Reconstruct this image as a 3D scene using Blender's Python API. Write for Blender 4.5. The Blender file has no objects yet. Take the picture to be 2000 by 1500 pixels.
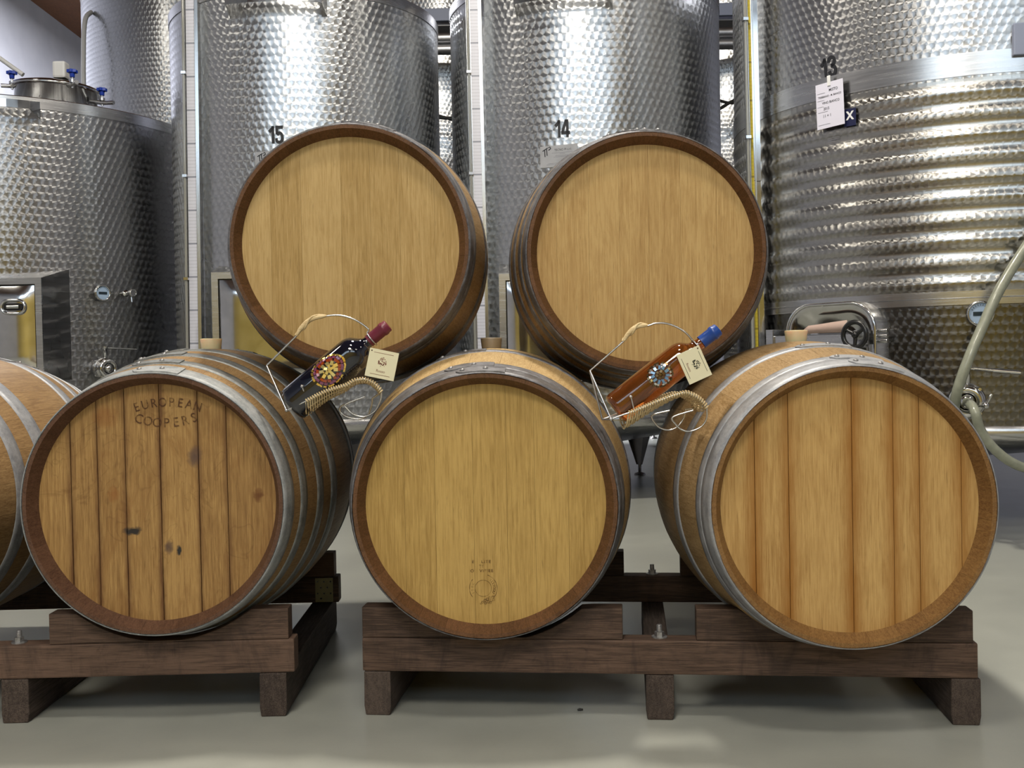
import bpy, bmesh, math, random
from mathutils import Vector, Matrix, noise
from math import sin, cos, pi, radians as R, sqrt, atan2, asin

random.seed(7)
scene = bpy.context.scene
COL = scene.collection

# ------------------------------------------------------------------ camera
F = 2065.0
CAM = Vector((0, 0, 0.768))
PITCH, ROLL = R(-1.094), R(1.107)
fw = Vector((0, cos(PITCH), sin(PITCH)))
up0 = Vector((0, -sin(PITCH), cos(PITCH)))
r0 = Vector((1, 0, 0))
cr = cos(ROLL) * r0 - sin(ROLL) * up0
cu = sin(ROLL) * r0 + cos(ROLL) * up0
cd = bpy.data.cameras.new('camera')
co = bpy.data.objects.new('camera', cd)
COL.objects.link(co)
co.matrix_world = Matrix(((cr.x, cu.x, -fw.x, CAM.x), (cr.y, cu.y, -fw.y, CAM.y), (cr.z, cu.z, -fw.z, CAM.z), (0, 0, 0, 1)))
cd.sensor_fit = 'HORIZONTAL'
cd.sensor_width = 36
cd.lens = F / 2000 * 36
cd.clip_start = 0.05
cd.clip_end = 100
scene.camera = co


def ray(px, py):
    return (fw * F + cr * (px - 1000) + cu * (750 - py)).normalized()


def at(px, py, Y):
    d = ray(px, py)
    return CAM + d * ((Y - CAM.y) / d.y)


# ------------------------------------------------------------------ world, exposure
world = bpy.data.worlds.new('world')
scene.world = world
world.use_nodes = True
world.node_tree.nodes['Background'].inputs[0].default_value = (0.75, 0.85, 1, 1)
world.node_tree.nodes['Background'].inputs[1].default_value = 0.3
scene.view_settings.view_transform = 'Standard'
scene.view_settings.look = 'None'
scene.view_settings.exposure = 0.0
scene.view_settings.gamma = 1
scene.view_settings.use_curve_mapping = False
try:
    scene.cycles.max_bounces = 7
    scene.cycles.diffuse_bounces = 4
    scene.cycles.glossy_bounces = 4
    scene.cycles.transmission_bounces = 6
    scene.cycles.caustics_reflective = False
    scene.cycles.caustics_refractive = False
    scene.cycles.sample_clamp_indirect = 4
    scene.cycles.use_denoising = True
except Exception:
    pass

# ceiling lamps of the cellar, some of them added fill (warm white, area lights below their housings)
LAMPS = [((-0.3, 0.5, 5.4), 85, 0.8), ((-1.2, -3.4, 5.9), 330, 2.2), ((0.4, -5.0, 5.9), 30, 2.0), ((4.4, -2.2, 5.9), 50, 2.0),  # third lamp is added, to brighten the ochre wall behind the camera
         ((0.1, 3.5, 5.0), 190, 0.4), ((-5.0, 3.2, 5.4), 60, 0.8), ((4.8, 2.4, 5.4), 30, 0.8),
         ((0.3, 11.6, 5.4), 80, 1.0), ((-3.6, 13.0, 6.2), 1700, 1.2)]  # unseen rear pair, added to light the far floor and the left wall
for i, (p, e, s) in enumerate(LAMPS):
    ld = bpy.data.lights.new('lamp_light', 'AREA')
    ld.shape = 'DISK'
    ld.size = s
    ld.energy = e
    ld.color = (1, 0.93, 0.8) if i < 7 else (0.95, 0.96, 1)
    lo = bpy.data.objects.new('lamp_light', ld)
    lo.location = p
    COL.objects.link(lo)
WINDOW_STRENGTH = 4.6

# ------------------------------------------------------------------ helpers
class MB:
    def __init__(self):
        self.v = []; self.f = []; self.mi = []; self.sm = []

    def add(self, vs, fs, m=0, smooth=False, M=None):
        o = len(self.v)
        for p in vs:
            p = Vector(p)
            self.v.append(M @ p if M else p)
        for f in fs:
            self.f.append(tuple(o + i for i in f)); self.mi.append(m); self.sm.append(smooth)

    def box(self, x0, x1, y0, y1, z0, z1, m=0, M=None):
        vs = [(x, y, z) for z in (z0, z1) for y in (y0, y1) for x in (x0, x1)]
        self.add(vs, [(0, 2, 3, 1), (4, 5, 7, 6), (0, 1, 5, 4), (2, 6, 7, 3), (0, 4, 6, 2), (1, 3, 7, 5)], m, False, M)

    def lathe(self, prof, n=32, m=0, M=None, smooth=True, a0=0.0, a1=2 * pi, cap=True):
        full = abs(a1 - a0 - 2 * pi) < 1e-6
        k = n if full else n + 1
        vs = []
        for (r, z) in prof:
            for i in range(k):
                a = a0 + (a1 - a0) * i / n
                vs.append((r * cos(a), r * sin(a), z))
        fs = []
        for j in range(len(prof) - 1):
            for i in range(n):
                i2 = (i + 1) % k if full else i + 1
                fs.append((j * k + i, j * k + i2, (j + 1) * k + i2, (j + 1) * k + i))
        self.add(vs, fs, m, smooth, M)
        if full and cap:
            for j, fl in ((0, True), (len(prof) - 1, False)):
                if prof[j][0] > 1e-5:
                    c = [(prof[j][0] * cos(2 * pi * i / n), prof[j][0] * sin(2 * pi * i / n), prof[j][1]) for i in range(n)]
                    idx = list(range(n))
                    self.add(c, [tuple(reversed(idx)) if fl else tuple(idx)], m, False, M)

    def bands(self, prof, n, M):
        for i in range(len(prof) - 1):
            self.lathe(prof[i:i + 2], n, 0, M, cap=False)

    def tube(self, pts, r, n=8, m=0, M=None, closed=False, smooth=True):
        pts = [Vector(p) for p in pts]
        N = len(pts)
        rr = r if isinstance(r, (list, tuple)) else [r] * N
        vs = []; nrm = None
        for i, p in enumerate(pts):
            if closed:
                t = pts[(i + 1) % N] - pts[i - 1]
            else:
                t = pts[min(i + 1, N - 1)] - pts[max(i - 1, 0)]
            t.normalize()
            if nrm is None:
                nrm = t.orthogonal().normalized()
            nrm = (nrm - t * nrm.dot(t))
            if nrm.length < 1e-6:
                nrm = t.orthogonal()
            nrm.normalize()
            b = t.cross(nrm)
            for k in range(n):
                a = 2 * pi * k / n
                vs.append(p + (nrm * cos(a) + b * sin(a)) * rr[i])
        fs = []
        for i in range(N if closed else N - 1):
            j = (i + 1) % N
            for k in range(n):
                k2 = (k + 1) % n
                fs.append((i * n + k, i * n + k2, j * n + k2, j * n + k))
        self.add(vs, fs, m, smooth, M)
        if not closed:
            self.add(vs[:n], [tuple(reversed(range(n)))], m, False, M)
            self.add(vs[-n:], [tuple(range(n))], m, False, M)

    def prism(self, poly, z0, z1, m=0, M=None, smooth=False):
        n = len(poly)
        vs = [(x, y, z0) for x, y in poly] + [(x, y, z1) for x, y in poly]
        self.add(vs, [tuple(reversed(range(n))), tuple(range(n, 2 * n))], m, False, M)
        self.add(vs, [(i, (i + 1) % n, n + (i + 1) % n, n + i) for i in range(n)], m, smooth, M)

    def ball(self, c, r, m=0, n=12, M=None, sz=1.0):
        prof = [(max(r * sin(pi * i / 8), 1e-5), -r * cos(pi * i / 8) * sz) for i in range(9)]
        T = Matrix.Translation(Vector(c))
        self.lathe(prof, n, m, (M @ T) if M else T, True, cap=False)

    def mesh(self, name, mats, X=None, bevel=0, seg=2, weld=False):
        me = bpy.data.meshes.new(name)
        vs = [X @ v for v in self.v] if X else self.v
        me.from_pydata([tuple(v) for v in vs], [], self.f)
        if not isinstance(mats, (list, tuple)):
            mats = [mats]
        for mt in mats:
            me.materials.append(mt)
        me.polygons.foreach_set('material_index', self.mi)
        me.polygons.foreach_set('use_smooth', self.sm)
        if bevel or weld:
            bm = bmesh.new(); bm.from_mesh(me)
            bmesh.ops.remove_doubles(bm, verts=bm.verts, dist=1e-6)
            if bevel:
                bmesh.ops.bevel(bm, geom=[e for e in bm.edges if e.is_manifold and e.calc_face_angle(0) > 0.6], offset=bevel, segments=seg, affect='EDGES', profile=0.6)
            bmesh.ops.recalc_face_normals(bm, faces=bm.faces)
            bm.to_mesh(me); bm.free()
        me.validate()
        me.update()
        return me

    def build(self, name, mats, parent=None, bevel=0, seg=2, label=None, weld=False):
        """vertices are given in world space; the object takes its parent's frame"""
        X = parent_world(parent).inverted() if parent else None
        me = self.mesh(name, mats, X, bevel, seg, weld)
        o = bpy.data.objects.new(name, me)
        COL.objects.link(o)
        if parent:
            o.parent = parent
        if label:
            o['label'] = label
        return o


def parent_world(o):
    M = o.matrix_basis.copy()
    while o.parent:
        o = o.parent
        M = o.matrix_basis @ M
    return M


def thing(name, label, cat, loc=(0, 0, 0), rz=0, group=None):
    o = bpy.data.objects.new(name, None)
    o.empty_display_size = 0.1
    COL.objects.link(o)
    o.location = loc
    o.rotation_euler = (0, 0, rz)
    tag(o, label, cat, group)
    return o


def tag(o, label, cat, group=None):
    o['label'] = label; o['category'] = cat
    if group: o['group'] = group
    return o


def struct(o, label=None):
    o['kind'] = 'structure'
    if label: o['label'] = label
    return o


def link_local(name, me, parent, M=None):
    o = bpy.data.objects.new(name, me)
    COL.objects.link(o)
    o.parent = parent
    if M is not None:
        o.matrix_basis = M
    return o


def frame(p, n, upv=Vector((0, 0, 1))):
    """X right, Y into the surface (away from the viewer), Z up, at p; n = outward normal"""
    n = Vector(n).normalized()
    y = -n
    x = y.cross(upv).normalized()
    z = x.cross(y)
    return Matrix(((x.x, y.x, z.x, p[0]), (x.y, y.y, z.y, p[1]), (x.z, y.z, z.z, p[2]), (0, 0, 0, 1)))


def zalong(p, d):
    """frame whose Z points along d"""
    q = Vector(d).normalized().to_track_quat('Z', 'Y')
    return Matrix.Translation(Vector(p)) @ q.to_matrix().to_4x4()


def catmull(pts, k=8, closed=False):
    pts = [Vector(p) for p in pts]
    n = len(pts); out = []
    rng = range(n if closed else n - 1)
    for i in rng:
        if closed:
            a, b, c, d = pts[i - 1], pts[i], pts[(i + 1) % n], pts[(i + 2) % n]
        else:
            a, b, c, d = pts[max(i - 1, 0)], pts[i], pts[i + 1], pts[min(i + 2, n - 1)]
        for j in range(k):
            t = j / k
            out.append(0.5 * ((2 * b) + (c - a) * t + (2 * a - 5 * b + 4 * c - d) * t * t + (-a + 3 * b - 3 * c + d) * t ** 3))
    if not closed:
        out.append(pts[-1])
    return out


_tc = {}
def text_mesh(mb, s, size, M, m=0, sx=1.0, bold=0.0, align='CENTER', depth=0.0002, spacing=1.0):
    """flat lettering: x right, y up in M's X / Z, lying on M's Y = 0 plane towards -Y"""
    cu_ = bpy.data.curves.new('t', 'FONT')
    cu_.body = s; cu_.size = size; cu_.align_x = align; cu_.align_y = 'CENTER'
    cu_.offset = bold; cu_.resolution_u = 3; cu_.space_character = spacing
    ob = bpy.data.objects.new('t', cu_)
    me = ob.to_mesh()
    vs = [(v.co.x * sx, -depth, v.co.y) for v in me.vertices]
    fs = [tuple(p.vertices) for p in me.polygons]
    mb.add(vs, fs, m, False, M)
    ob.to_mesh_clear()
    bpy.data.objects.remove(ob)
    bpy.data.curves.remove(cu_)


# ------------------------------------------------------------------ node materials
class NT:
    def __init__(self, name):
        self.mat = bpy.data.materials.new(name)
        self.mat.use_nodes = True
        self.t = self.mat.node_tree
        self.b = self.t.nodes['Principled BSDF']

    def n(self, ty, **kw):
        nd = self.t.nodes.new(ty)
        for k, v in kw.items():
            setattr(nd, k, v)
        return nd

    def l(self, a, b):
        self.t.links.new(a, b)

    def put(self, sock, v):
        if hasattr(v, 'is_linked') or isinstance(v, bpy.types.NodeSocket):
            self.l(v, sock)
        else:
            sock.default_value = v

    def math(self, op, a, b=0.0, c=None):
        nd = self.n('ShaderNodeMath', operation=op)
        self.put(nd.inputs[0], a); self.put(nd.inputs[1], b)
        if c is not None: self.put(nd.inputs[2], c)
        return nd.outputs[0]

    def mix(self, f, a, b, mode='MIX'):
        nd = self.n('ShaderNodeMix', data_type='RGBA', blend_type=mode)
        self.put(nd.inputs['Factor'], f); self.put(nd.inputs[6], a); self.put(nd.inputs[7], b)
        return nd.outputs[2]

    def ramp(self, f, stops):
        nd = self.n('ShaderNodeValToRGB')
        e = nd.color_ramp.elements
        while len(e) < len(stops): e.new(0.5)
        for k, (p, c) in enumerate(stops):
            e[k].position = p
            e[k].color = c if len(c) == 4 else (*c, 1)
        self.put(nd.inputs[0], f)
        return nd.outputs[0]

    def noise(self, vec, scale, detail=3, rough=0.5, dist=0.0):
        nd = self.n('ShaderNodeTexNoise')
        self.put(nd.inputs['Vector'], vec)
        nd.inputs['Scale'].default_value = scale
        nd.inputs['Detail'].default_value = detail
        nd.inputs['Roughness'].default_value = rough
        nd.inputs['Distortion'].default_value = dist
        return nd.outputs['Fac']

    def mapping(self, vec, sc=(1, 1, 1), loc=(0, 0, 0)):
        nd = self.n('ShaderNodeMapping')
        self.put(nd.inputs['Vector'], vec)
        nd.inputs['Scale'].default_value = sc
        self.put(nd.inputs['Location'], loc)
        return nd.outputs[0]

    def obj(self):
        return self.n('ShaderNodeTexCoord').outputs['Object']

    def rnd(self):
        return self.n('ShaderNodeObjectInfo').outputs['Random']

    def bump(self, h, strength=0.3, dist=0.01):
        nd = self.n('ShaderNodeBump')
        nd.inputs['Strength'].default_value = strength
        nd.inputs['Distance'].default_value = dist
        self.put(nd.inputs['Height'], h)
        self.l(nd.outputs[0], self.b.inputs['Normal'])

    def set(self, **kw):
        for k, v in kw.items():
            self.put(self.b.inputs[k.replace('_', ' ')], v)
        return self.mat


def s2l(*c):
    if len(c) == 1:
        h = c[0].lstrip('#'); c = [int(h[i:i + 2], 16) / 255 for i in (0, 2, 4)]
    return tuple(x / 12.92 if x <= 0.04045 else ((x + 0.055) / 1.055) ** 2.4 for x in c) + (1,)


def simple(name, col, rough=0.5, metal=0.0, **kw):
    t = NT(name)
    t.set(Base_Color=col, Roughness=rough, Metallic=metal, **kw)
    return t.mat


def wood(name, light, dark, axis='z', stain=None, joints=(), jcol=None, spots=(), rough=0.55, var=0.35, worn=None, gscale=1.0, figure=0.3, jw=0.016):
    """oak / softwood with grain along one local axis"""
    t = NT(name)
    o = t.obj()
    rn = t.rnd()
    off = t.n('ShaderNodeCombineXYZ')
    t.l(t.math('MULTIPLY', rn, 37.0), off.inputs[0]); t.l(t.math('MULTIPLY', rn, 91.0), off.inputs[1]); t.l(t.math('MULTIPLY', rn, 13.0), off.inputs[2])
    hi, lo_ = 1.0 * gscale, 0.035 * gscale
    sc = {'x': (lo_, hi, hi), 'y': (hi, lo_, hi), 'z': (hi, hi, lo_)}[axis]
    v = t.mapping(o, sc, off.outputs[0])
    g1 = t.noise(v, 430, 4, 0.65, 0.4)
    g2 = t.noise(v, 90, 4, 0.6, 1.0)
    sc2 = {'x': (0.25, 1, 1), 'y': (1, 0.25, 1), 'z': (1, 1, 0.25)}[axis]
    v2 = t.mapping(o, sc2, off.outputs[0])
    g3 = t.noise(v2, 16, 4, 0.65, 2.5)
    blot = t.noise(o, 7, 4, 0.6)
    def cen(x, k): return t.math('MULTIPLY', t.math('SUBTRACT', x, 0.5), k)
    f = t.math('ADD', 0.5, cen(g1, 0.8))
    f = t.math('ADD', f, cen(g2, 0.22))
    f = t.math('ADD', f, cen(g3, figure * 0.95))
    wv = t.n('ShaderNodeTexWave', wave_type='BANDS', bands_direction={'x': 'Y', 'y': 'X', 'z': 'X'}[axis])
    t.l(t.mapping(o, {'x': (0.16, 1, 1), 'y': (1, 0.16, 1), 'z': (1, 1, 0.16)}[axis], off.outputs[0]), wv.inputs['Vector'])
    wv.inputs['Scale'].default_value = 26; wv.inputs['Distortion'].default_value = 9; wv.inputs['Detail'].default_value = 3; wv.inputs['Detail Scale'].default_value = 1.2
    f = t.math('ADD', f, t.math('MULTIPLY', t.math('SUBTRACT', wv.outputs['Fac'], 0.5), 0.045))
    f = t.math('ADD', f, t.math('MULTIPLY', t.math('SUBTRACT', rn, 0.5), var * 0.45))
    c = t.ramp(f, [(0.25, tuple(x * 0.8 for x in dark[:3]) + (1,)), (0.36, dark), (0.64, light)])
    c = t.mix(t.math('MULTIPLY', t.ramp(blot, [(0.42, (0, 0, 0)), (0.75, (1, 1, 1))]), 0.3), c, dark)
    # small dark pores and flecks
    fl = t.noise(t.mapping(o, {'x': (0.12, 1, 1), 'y': (1, 0.12, 1), 'z': (1, 1, 0.12)}[axis], off.outputs[0]), 190, 2, 0.5)
    c = t.mix(t.math('MULTIPLY', t.ramp(fl, [(0.66, (0, 0, 0)), (0.78, (1, 1, 1))]), 0.35), c, tuple(x * 0.35 for x in dark[:3]) + (1,))
    if stain:
        s = t.noise(t.mapping(o, (1, 1, 0.3)), 9, 5, 0.7, 2.0)
        c = t.mix(t.math('MULTIPLY', t.ramp(s, [(0.5, (0, 0, 0)), (0.72, (1, 1, 1))]), 0.62), c, stain)
        s3 = t.noise(t.mapping(o, (1, 1, 1), (3, 7, 1)), 5.5, 5, 0.75, 1.2)
        s4 = t.noise(t.mapping(o, (1.4, 1, 1), (1, 2, 8)), 5.0, 3, 0.7, 0.8)
        ln = t.math('SUBTRACT', 1.0, t.math('DIVIDE', t.math('ABSOLUTE', t.math('SUBTRACT', s4, 0.56)), 0.010))
        c = t.mix(t.math('MULTIPLY', t.math('MAXIMUM', ln, 0.0), 0.26 if joints else 0.0), c, tuple(x * 0.5 for x in stain[:3]) + (1,))
        c = t.mix(t.math('MULTIPLY', t.ramp(s3, [(0.60, (0, 0, 0)), (0.66, (1, 1, 1))]), 0.35), c, tuple(x * 0.6 for x in stain[:3]) + (1,))
    if joints:
        x = t.n('ShaderNodeSeparateXYZ'); t.l(o, x.inputs[0])
        d = None
        wob = t.math('MULTIPLY', t.math('SUBTRACT', t.noise(t.mapping(o, (1, 1, 0.4)), 12, 4, 0.7), 0.5), 0.022)
        xx = t.math('ADD', x.outputs[0], wob)
        for j in joints:
            dj = t.math('ABSOLUTE', t.math('SUBTRACT', xx, j))
            d = dj if d is None else t.math('MINIMUM', d, dj)
        k = t.math('SUBTRACT', 1.0, t.math('DIVIDE', d, jw))
        k = t.math('MAXIMUM', k, 0.0)
        low = t.noise(t.mapping(o, (1, 1, 0.5), (5, 5, 5)), 6, 3)
        k = t.math('MULTIPLY', t.math('POWER', k, 1.3), t.math('MULTIPLY', low, 1.45))
        c = t.mix(t.math('MINIMUM', k, 0.9), c, jcol)
    for (sx_, sz_, rx_, rz_, col, amt) in spots:
        x = t.n('ShaderNodeSeparateXYZ')
        wn = t.n('ShaderNodeTexNoise'); t.l(o, wn.inputs['Vector']); wn.inputs['Scale'].default_value = 60
        ad = t.n('ShaderNodeVectorMath', operation='MULTIPLY_ADD')
        t.l(wn.outputs['Color'], ad.inputs[0]); ad.inputs[1].default_value = (0.02, 0, 0.02); t.l(o, ad.inputs[2])
        t.l(ad.outputs[0], x.inputs[0])
        a = t.math('POWER', t.math('DIVIDE', t.math('SUBTRACT', x.outputs[0], sx_ + 0.01), rx_), 2.0)
        b = t.math('POWER', t.math('DIVIDE', t.math('SUBTRACT', x.outputs[2], sz_ + 0.01), rz_), 2.0)
        k = t.math('SUBTRACT', 1.0, t.math('ADD', a, b))
        k = t.math('MULTIPLY', t.math('MAXIMUM', k, 0.0), amt)
        c = t.mix(t.math('MINIMUM', k, 1.0), c, col)
    if worn:
        w = t.noise(t.mapping(o, (0.5, 1, 1)), 34, 5, 0.75)
        c = t.mix(t.ramp(w, [(0.69, (0, 0, 0)), (0.76, (0.6, 0.6, 0.6))]), c, worn)
    t.bump(t.math('ADD', g1, t.math('MULTIPLY', g2, 0.5)), 0.18, 0.0015)
    t.set(Base_Color=c, Roughness=rough)
    t.b.inputs['Specular IOR Level'].default_value = 0.3
    return t.mat


def jewelled(name, pitch=0.043, base=(0.55, 0.56, 0.575), rough=0.24, zones=None, an=0.85, u_scale=1.0, v_scale=1.0):
    """stainless sheet with overlapping circular brush marks: a brushed tangent that turns round each disc"""
    t = NT(name)
    o = t.obj()
    s = t.n('ShaderNodeSeparateXYZ'); t.l(o, s.inputs[0])
    rad = t.math('SQRT', t.math('ADD', t.math('POWER', s.outputs[0], 2.0), t.math('POWER', s.outputs[1], 2.0)))
    ang = t.math('ARCTAN2', s.outputs[0], t.math('MULTIPLY', s.outputs[1], -1.0))
    u = t.math('DIVIDE', t.math('MULTIPLY', ang, rad), pitch * u_scale)
    v = t.math('DIVIDE', s.outputs[2], pitch * v_scale)
    j = t.math('FLOOR', v)
    fb = t.math('SUBTRACT', v, j)
    odd = t.math('FLOORED_MODULO', j, 2.0)
    def dxof(offset):
        a = t.math('ADD', u, t.math('MULTIPLY', offset, 0.5))
        a = t.math('ADD', a, 0.62)
        return t.math('SUBTRACT', t.math('SUBTRACT', a, t.math('FLOOR', a)), 0.62)
    dx1 = dxof(odd)
    dx2 = dxof(t.math('SUBTRACT', 1.0, odd))
    d1 = t.math('SQRT', t.math('ADD', t.math('MULTIPLY', dx1, dx1), t.math('MULTIPLY', fb, fb)))
    dy2 = t.math('SUBTRACT', fb, 1.0)
    d2 = t.math('SQRT', t.math('ADD', t.math('MULTIPLY', dx2, dx2), t.math('MULTIPLY', dy2, dy2)))
    use1 = t.math('LESS_THAN', d1, 0.75)
    def sel(a, b):
        return t.math('ADD', t.math('MULTIPLY', a, use1), t.math('MULTIPLY', b, t.math('SUBTRACT', 1.0, use1)))
    dx = sel(dx1, dx2); dy = sel(fb, dy2); dd = sel(d1, d2)
    geo = t.n('ShaderNodeNewGeometry')
    cz = t.n('ShaderNodeVectorMath', operation='CROSS_PRODUCT')
    cz.inputs[0].default_value = (0, 0, 1); t.l(geo.outputs['True Normal'], cz.inputs[1])
    sc = t.n('ShaderNodeVectorMath', operation='SCALE')
    t.l(cz.outputs[0], sc.inputs[0]); t.l(t.math('MULTIPLY', dy, -1.0), sc.inputs['Scale'])
    sz = t.n('ShaderNodeVectorMath', operation='SCALE')
    sz.inputs[0].default_value = (0, 0, 1); t.l(dx, sz.inputs['Scale'])
    ad = t.n('ShaderNodeVectorMath', operation='ADD')
    t.l(sc.outputs[0], ad.inputs[0]); t.l(sz.outputs[0], ad.inputs[1])
    nm = t.n('ShaderNodeVectorMath', operation='NORMALIZE'); t.l(ad.outputs[0], nm.inputs[0])
    t.l(nm.outputs[0], t.b.inputs['Tangent'])
    # faint relief at the rim of every disc, light smudges
    big = t.noise(o, 2.2, 3)
    t.bump(t.math('POWER', t.math('MULTIPLY', dd, 1.3), 2.0), 0.14, 0.003)
    c = t.ramp(big, [(0.35, tuple(x * 0.9 for x in base)), (0.65, base)])
    # every disc leaves a slightly duller arc where the pad lifted off
    c = t.mix(t.math('MULTIPLY', t.ramp(dd, [(0.45, (0, 0, 0)), (0.74, (1, 1, 1))]), 0.38), c, tuple(x * 0.55 for x in base) + (1,))
    rr = t.math('ADD', rough, t.math('MULTIPLY', big, 0.08))
    anf = an
    if zones:
        # zones: (z0, period, share) smooth bands between the brushed ones
        z0, per, share = zones
        ph = t.math('FRACT', t.math('DIVIDE', t.math('SUBTRACT', s.outputs[2], z0), per))
        anf = t.math('MULTIPLY', t.math('LESS_THAN', ph, share), an)
        rr = t.math('ADD', 0.25, t.math('MULTIPLY', t.math('LESS_THAN', ph, share), rough - 0.2))
    t.put(t.b.inputs['Anisotropic'], anf)
    t.set(Base_Color=c, Roughness=rr, Metallic=1.0)
    return t.mat


def steel(name, base=(0.62, 0.62, 0.63), rough=0.25, axis=None, an=0.0):
    t = NT(name)
    o = t.obj()
    sc = {'z': (1, 1, 0.03), 'x': (0.03, 1, 1), None: (1, 1, 1), 'r': (0.05, 0.05, 1)}[axis]
    g = t.noise(t.mapping(o, sc), 120 if axis else 12, 3)
    c = t.ramp(g, [(0.3, tuple(x * 0.8 for x in base)), (0.7, base)])
    t.bump(g, 0.05 if axis else 0.02, 0.002)
    t.set(Base_Color=c, Roughness=t.math('ADD', rough - 0.05, t.math('MULTIPLY', g, 0.1)), Metallic=1.0)
    return t.mat


def galvan(name, c1, c2, rough=0.5, metal=0.55):
    t = NT(name)
    o = t.obj()
    a = t.noise(o, 26, 5, 0.65)
    b = t.noise(t.mapping(o, (1, 1, 1), (9, 2, 4)), 170, 2, 0.6)
    f = t.math('ADD', t.math('MULTIPLY', a, 0.75), t.math('MULTIPLY', b, 0.3))
    c = t.ramp(f, [(0.38, c2), (0.62, c1)])
    t.bump(b, 0.1, 0.001)
    t.set(Base_Color=c, Roughness=t.math('ADD', rough - 0.1, t.math('MULTIPLY', a, 0.2)), Metallic=metal)
    return t.mat


M = {}
M['steel'] = steel('brushed_steel', (0.6, 0.6, 0.61), 0.26, 'r')
M['steel_z'] = steel('brushed_steel_upright', (0.62, 0.63, 0.64), 0.22, 'z')
M['polish'] = steel('polished_steel', (0.68, 0.68, 0.68), 0.13)
M['wire'] = steel('wire_steel', (0.68, 0.68, 0.69), 0.22)
M['darksteel'] = steel('dark_steel', (0.23, 0.22, 0.22), 0.4)
M['black'] = simple('black_plastic', (0.012, 0.012, 0.013, 1), 0.25)
M['rubber'] = simple('black_rubber', (0.02, 0.02, 0.02, 1), 0.6)
M['blue'] = simple('blue_plastic', s2l('#1c3fae'), 0.35)
M['white'] = simple('white_plastic', s2l('#dfe0e2'), 0.45)
M['dial'] = simple('dial_face', s2l('#9fb6d2'), 0.3)
M['screen'] = simple('dial_window', s2l('#22303a'), 0.25)
M['paper'] = simple('paper', s2l('#d4d3e4'), 0.7)
M['paperpink'] = simple('brown_paper', s2l('#b49c92'), 0.8)
M['paperyellow'] = simple('cream_paper', s2l('#d8cfa6'), 0.8)
M['ink'] = simple('black_ink', (0.006, 0.007, 0.012, 1), 0.5)
M['inkgrey'] = simple('grey_ink', (0.16, 0.16, 0.2, 1), 0.6)
M['inkred'] = simple('brown_red_ink', s2l('#7a3a2e'), 0.6)
M['inkgreen'] = simple('dark_green_ink', s2l('#1d2413'), 0.6)
M['navy'] = simple('navy_sticker', s2l('#141a40'), 0.4)
M['tag'] = simple('cream_card', s2l('#e3dcbc'), 0.6)
M['plate'] = steel('plate_aluminium', (0.6, 0.6, 0.62), 0.42)
M['yellow'] = simple('yellow_scale', s2l('#b3a01e'), 0.4)
M['catwalk'] = simple('grey_paint', s2l('#8d95ad'), 0.5)
M['pipe'] = steel('pipe_steel', (0.5, 0.5, 0.52), 0.4)
M['hose'] = None
M['bung'] = NT('silicone').set(Base_Color=s2l('#c2ba98'), Roughness=0.4, Subsurface_Weight=0.4)
M['rivet'] = galvan('rivet_zinc', (0.42, 0.42, 0.43, 1), (0.12, 0.11, 0.11, 1), 0.45, 0.7)
M['rust'] = simple('burn_brand', s2l('#4a2a14'), 0.8)

t = NT('hose_plastic')
hs = t.obj()
t.set(Base_Color=t.ramp(t.noise(hs, 40, 3), [(0.3, s2l('#85887a')), (0.7, s2l('#939686'))]), Roughness=0.35)
t.b.inputs['Coat Weight'].default_value = 0.3
M['hose'] = t.mat

# gauge strip: printed ticks
def ruler(name, base, tick):
    t = NT(name)
    o = t.obj()
    s = t.n('ShaderNodeSeparateXYZ'); t.l(o, s.inputs[0])
    a = t.math('FRACT', t.math('MULTIPLY', s.outputs[2], 55.0))
    b = t.math('FRACT', t.math('MULTIPLY', s.outputs[2], 5.5))
    k1 = t.math('MULTIPLY', t.math('LESS_THAN', a, 0.25), 0.22)
    k2 = t.math('MULTIPLY', t.math('LESS_THAN', b, 0.05), 0.8)
    t.set(Base_Color=t.mix(t.math('MAXIMUM', k1, k2), base, tick), Roughness=0.4)
    return t.mat
M['ruler'] = ruler('white_gauge_scale', s2l('#c9cad6'), s2l('#6e7280'))
M['ruler_y'] = ruler('yellow_gauge_scale', s2l('#b5a32a'), s2l('#6f6318'))

# ------------------------------------------------------------------ room shell
t = NT('epoxy_floor')
o = t.obj()
a = t.noise(o, 1.3, 4, 0.6); b = t.noise(o, 300, 2, 0.6); c_ = t.noise(o, 9, 5, 0.7)
col = t.ramp(t.math('ADD', t.math('MULTIPLY', a, 0.6), t.math('MULTIPLY', c_, 0.4)), [(0.35, s2l('#93958f')), (0.65, s2l('#a2a49d'))])
col = t.mix(t.math('MULTIPLY', t.ramp(b, [(0.62, (0, 0, 0)), (0.75, (1, 1, 1))]), 0.25), col, s2l('#60605a'))
scr = t.noise(t.mapping(o, (6, 1, 1)), 22, 2, 0.5, 3)
col = t.mix(t.math('MULTIPLY', t.ramp(scr, [(0.74, (0, 0, 0)), (0.78, (1, 1, 1))]), 0.2), col, s2l('#b8b8ae'))
t.bump(t.math('ADD', t.math('MULTIPLY', b, 0.6), c_), 0.06, 0.002)
t.set(Base_Color=col, Roughness=t.math('ADD', 0.26, t.math('MULTIPLY', c_, 0.15)))
m = MB(); m.box(-7.2, 7.2, -7, 22, -0.2, 0)
struct(m.build('floor', t.mat), 'grey green coated concrete cellar floor')
M['wallgrey'] = NT('grey_plaster')
o = M['wallgrey'].obj()
M['wallgrey'] = M['wallgrey'].set(Base_Color=M['wallgrey'].ramp(M['wallgrey'].noise(o, 3, 4), [(0.3, s2l('#a7a8b2')), (0.7, s2l('#b0b1ba'))]), Roughness=0.85)
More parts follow.
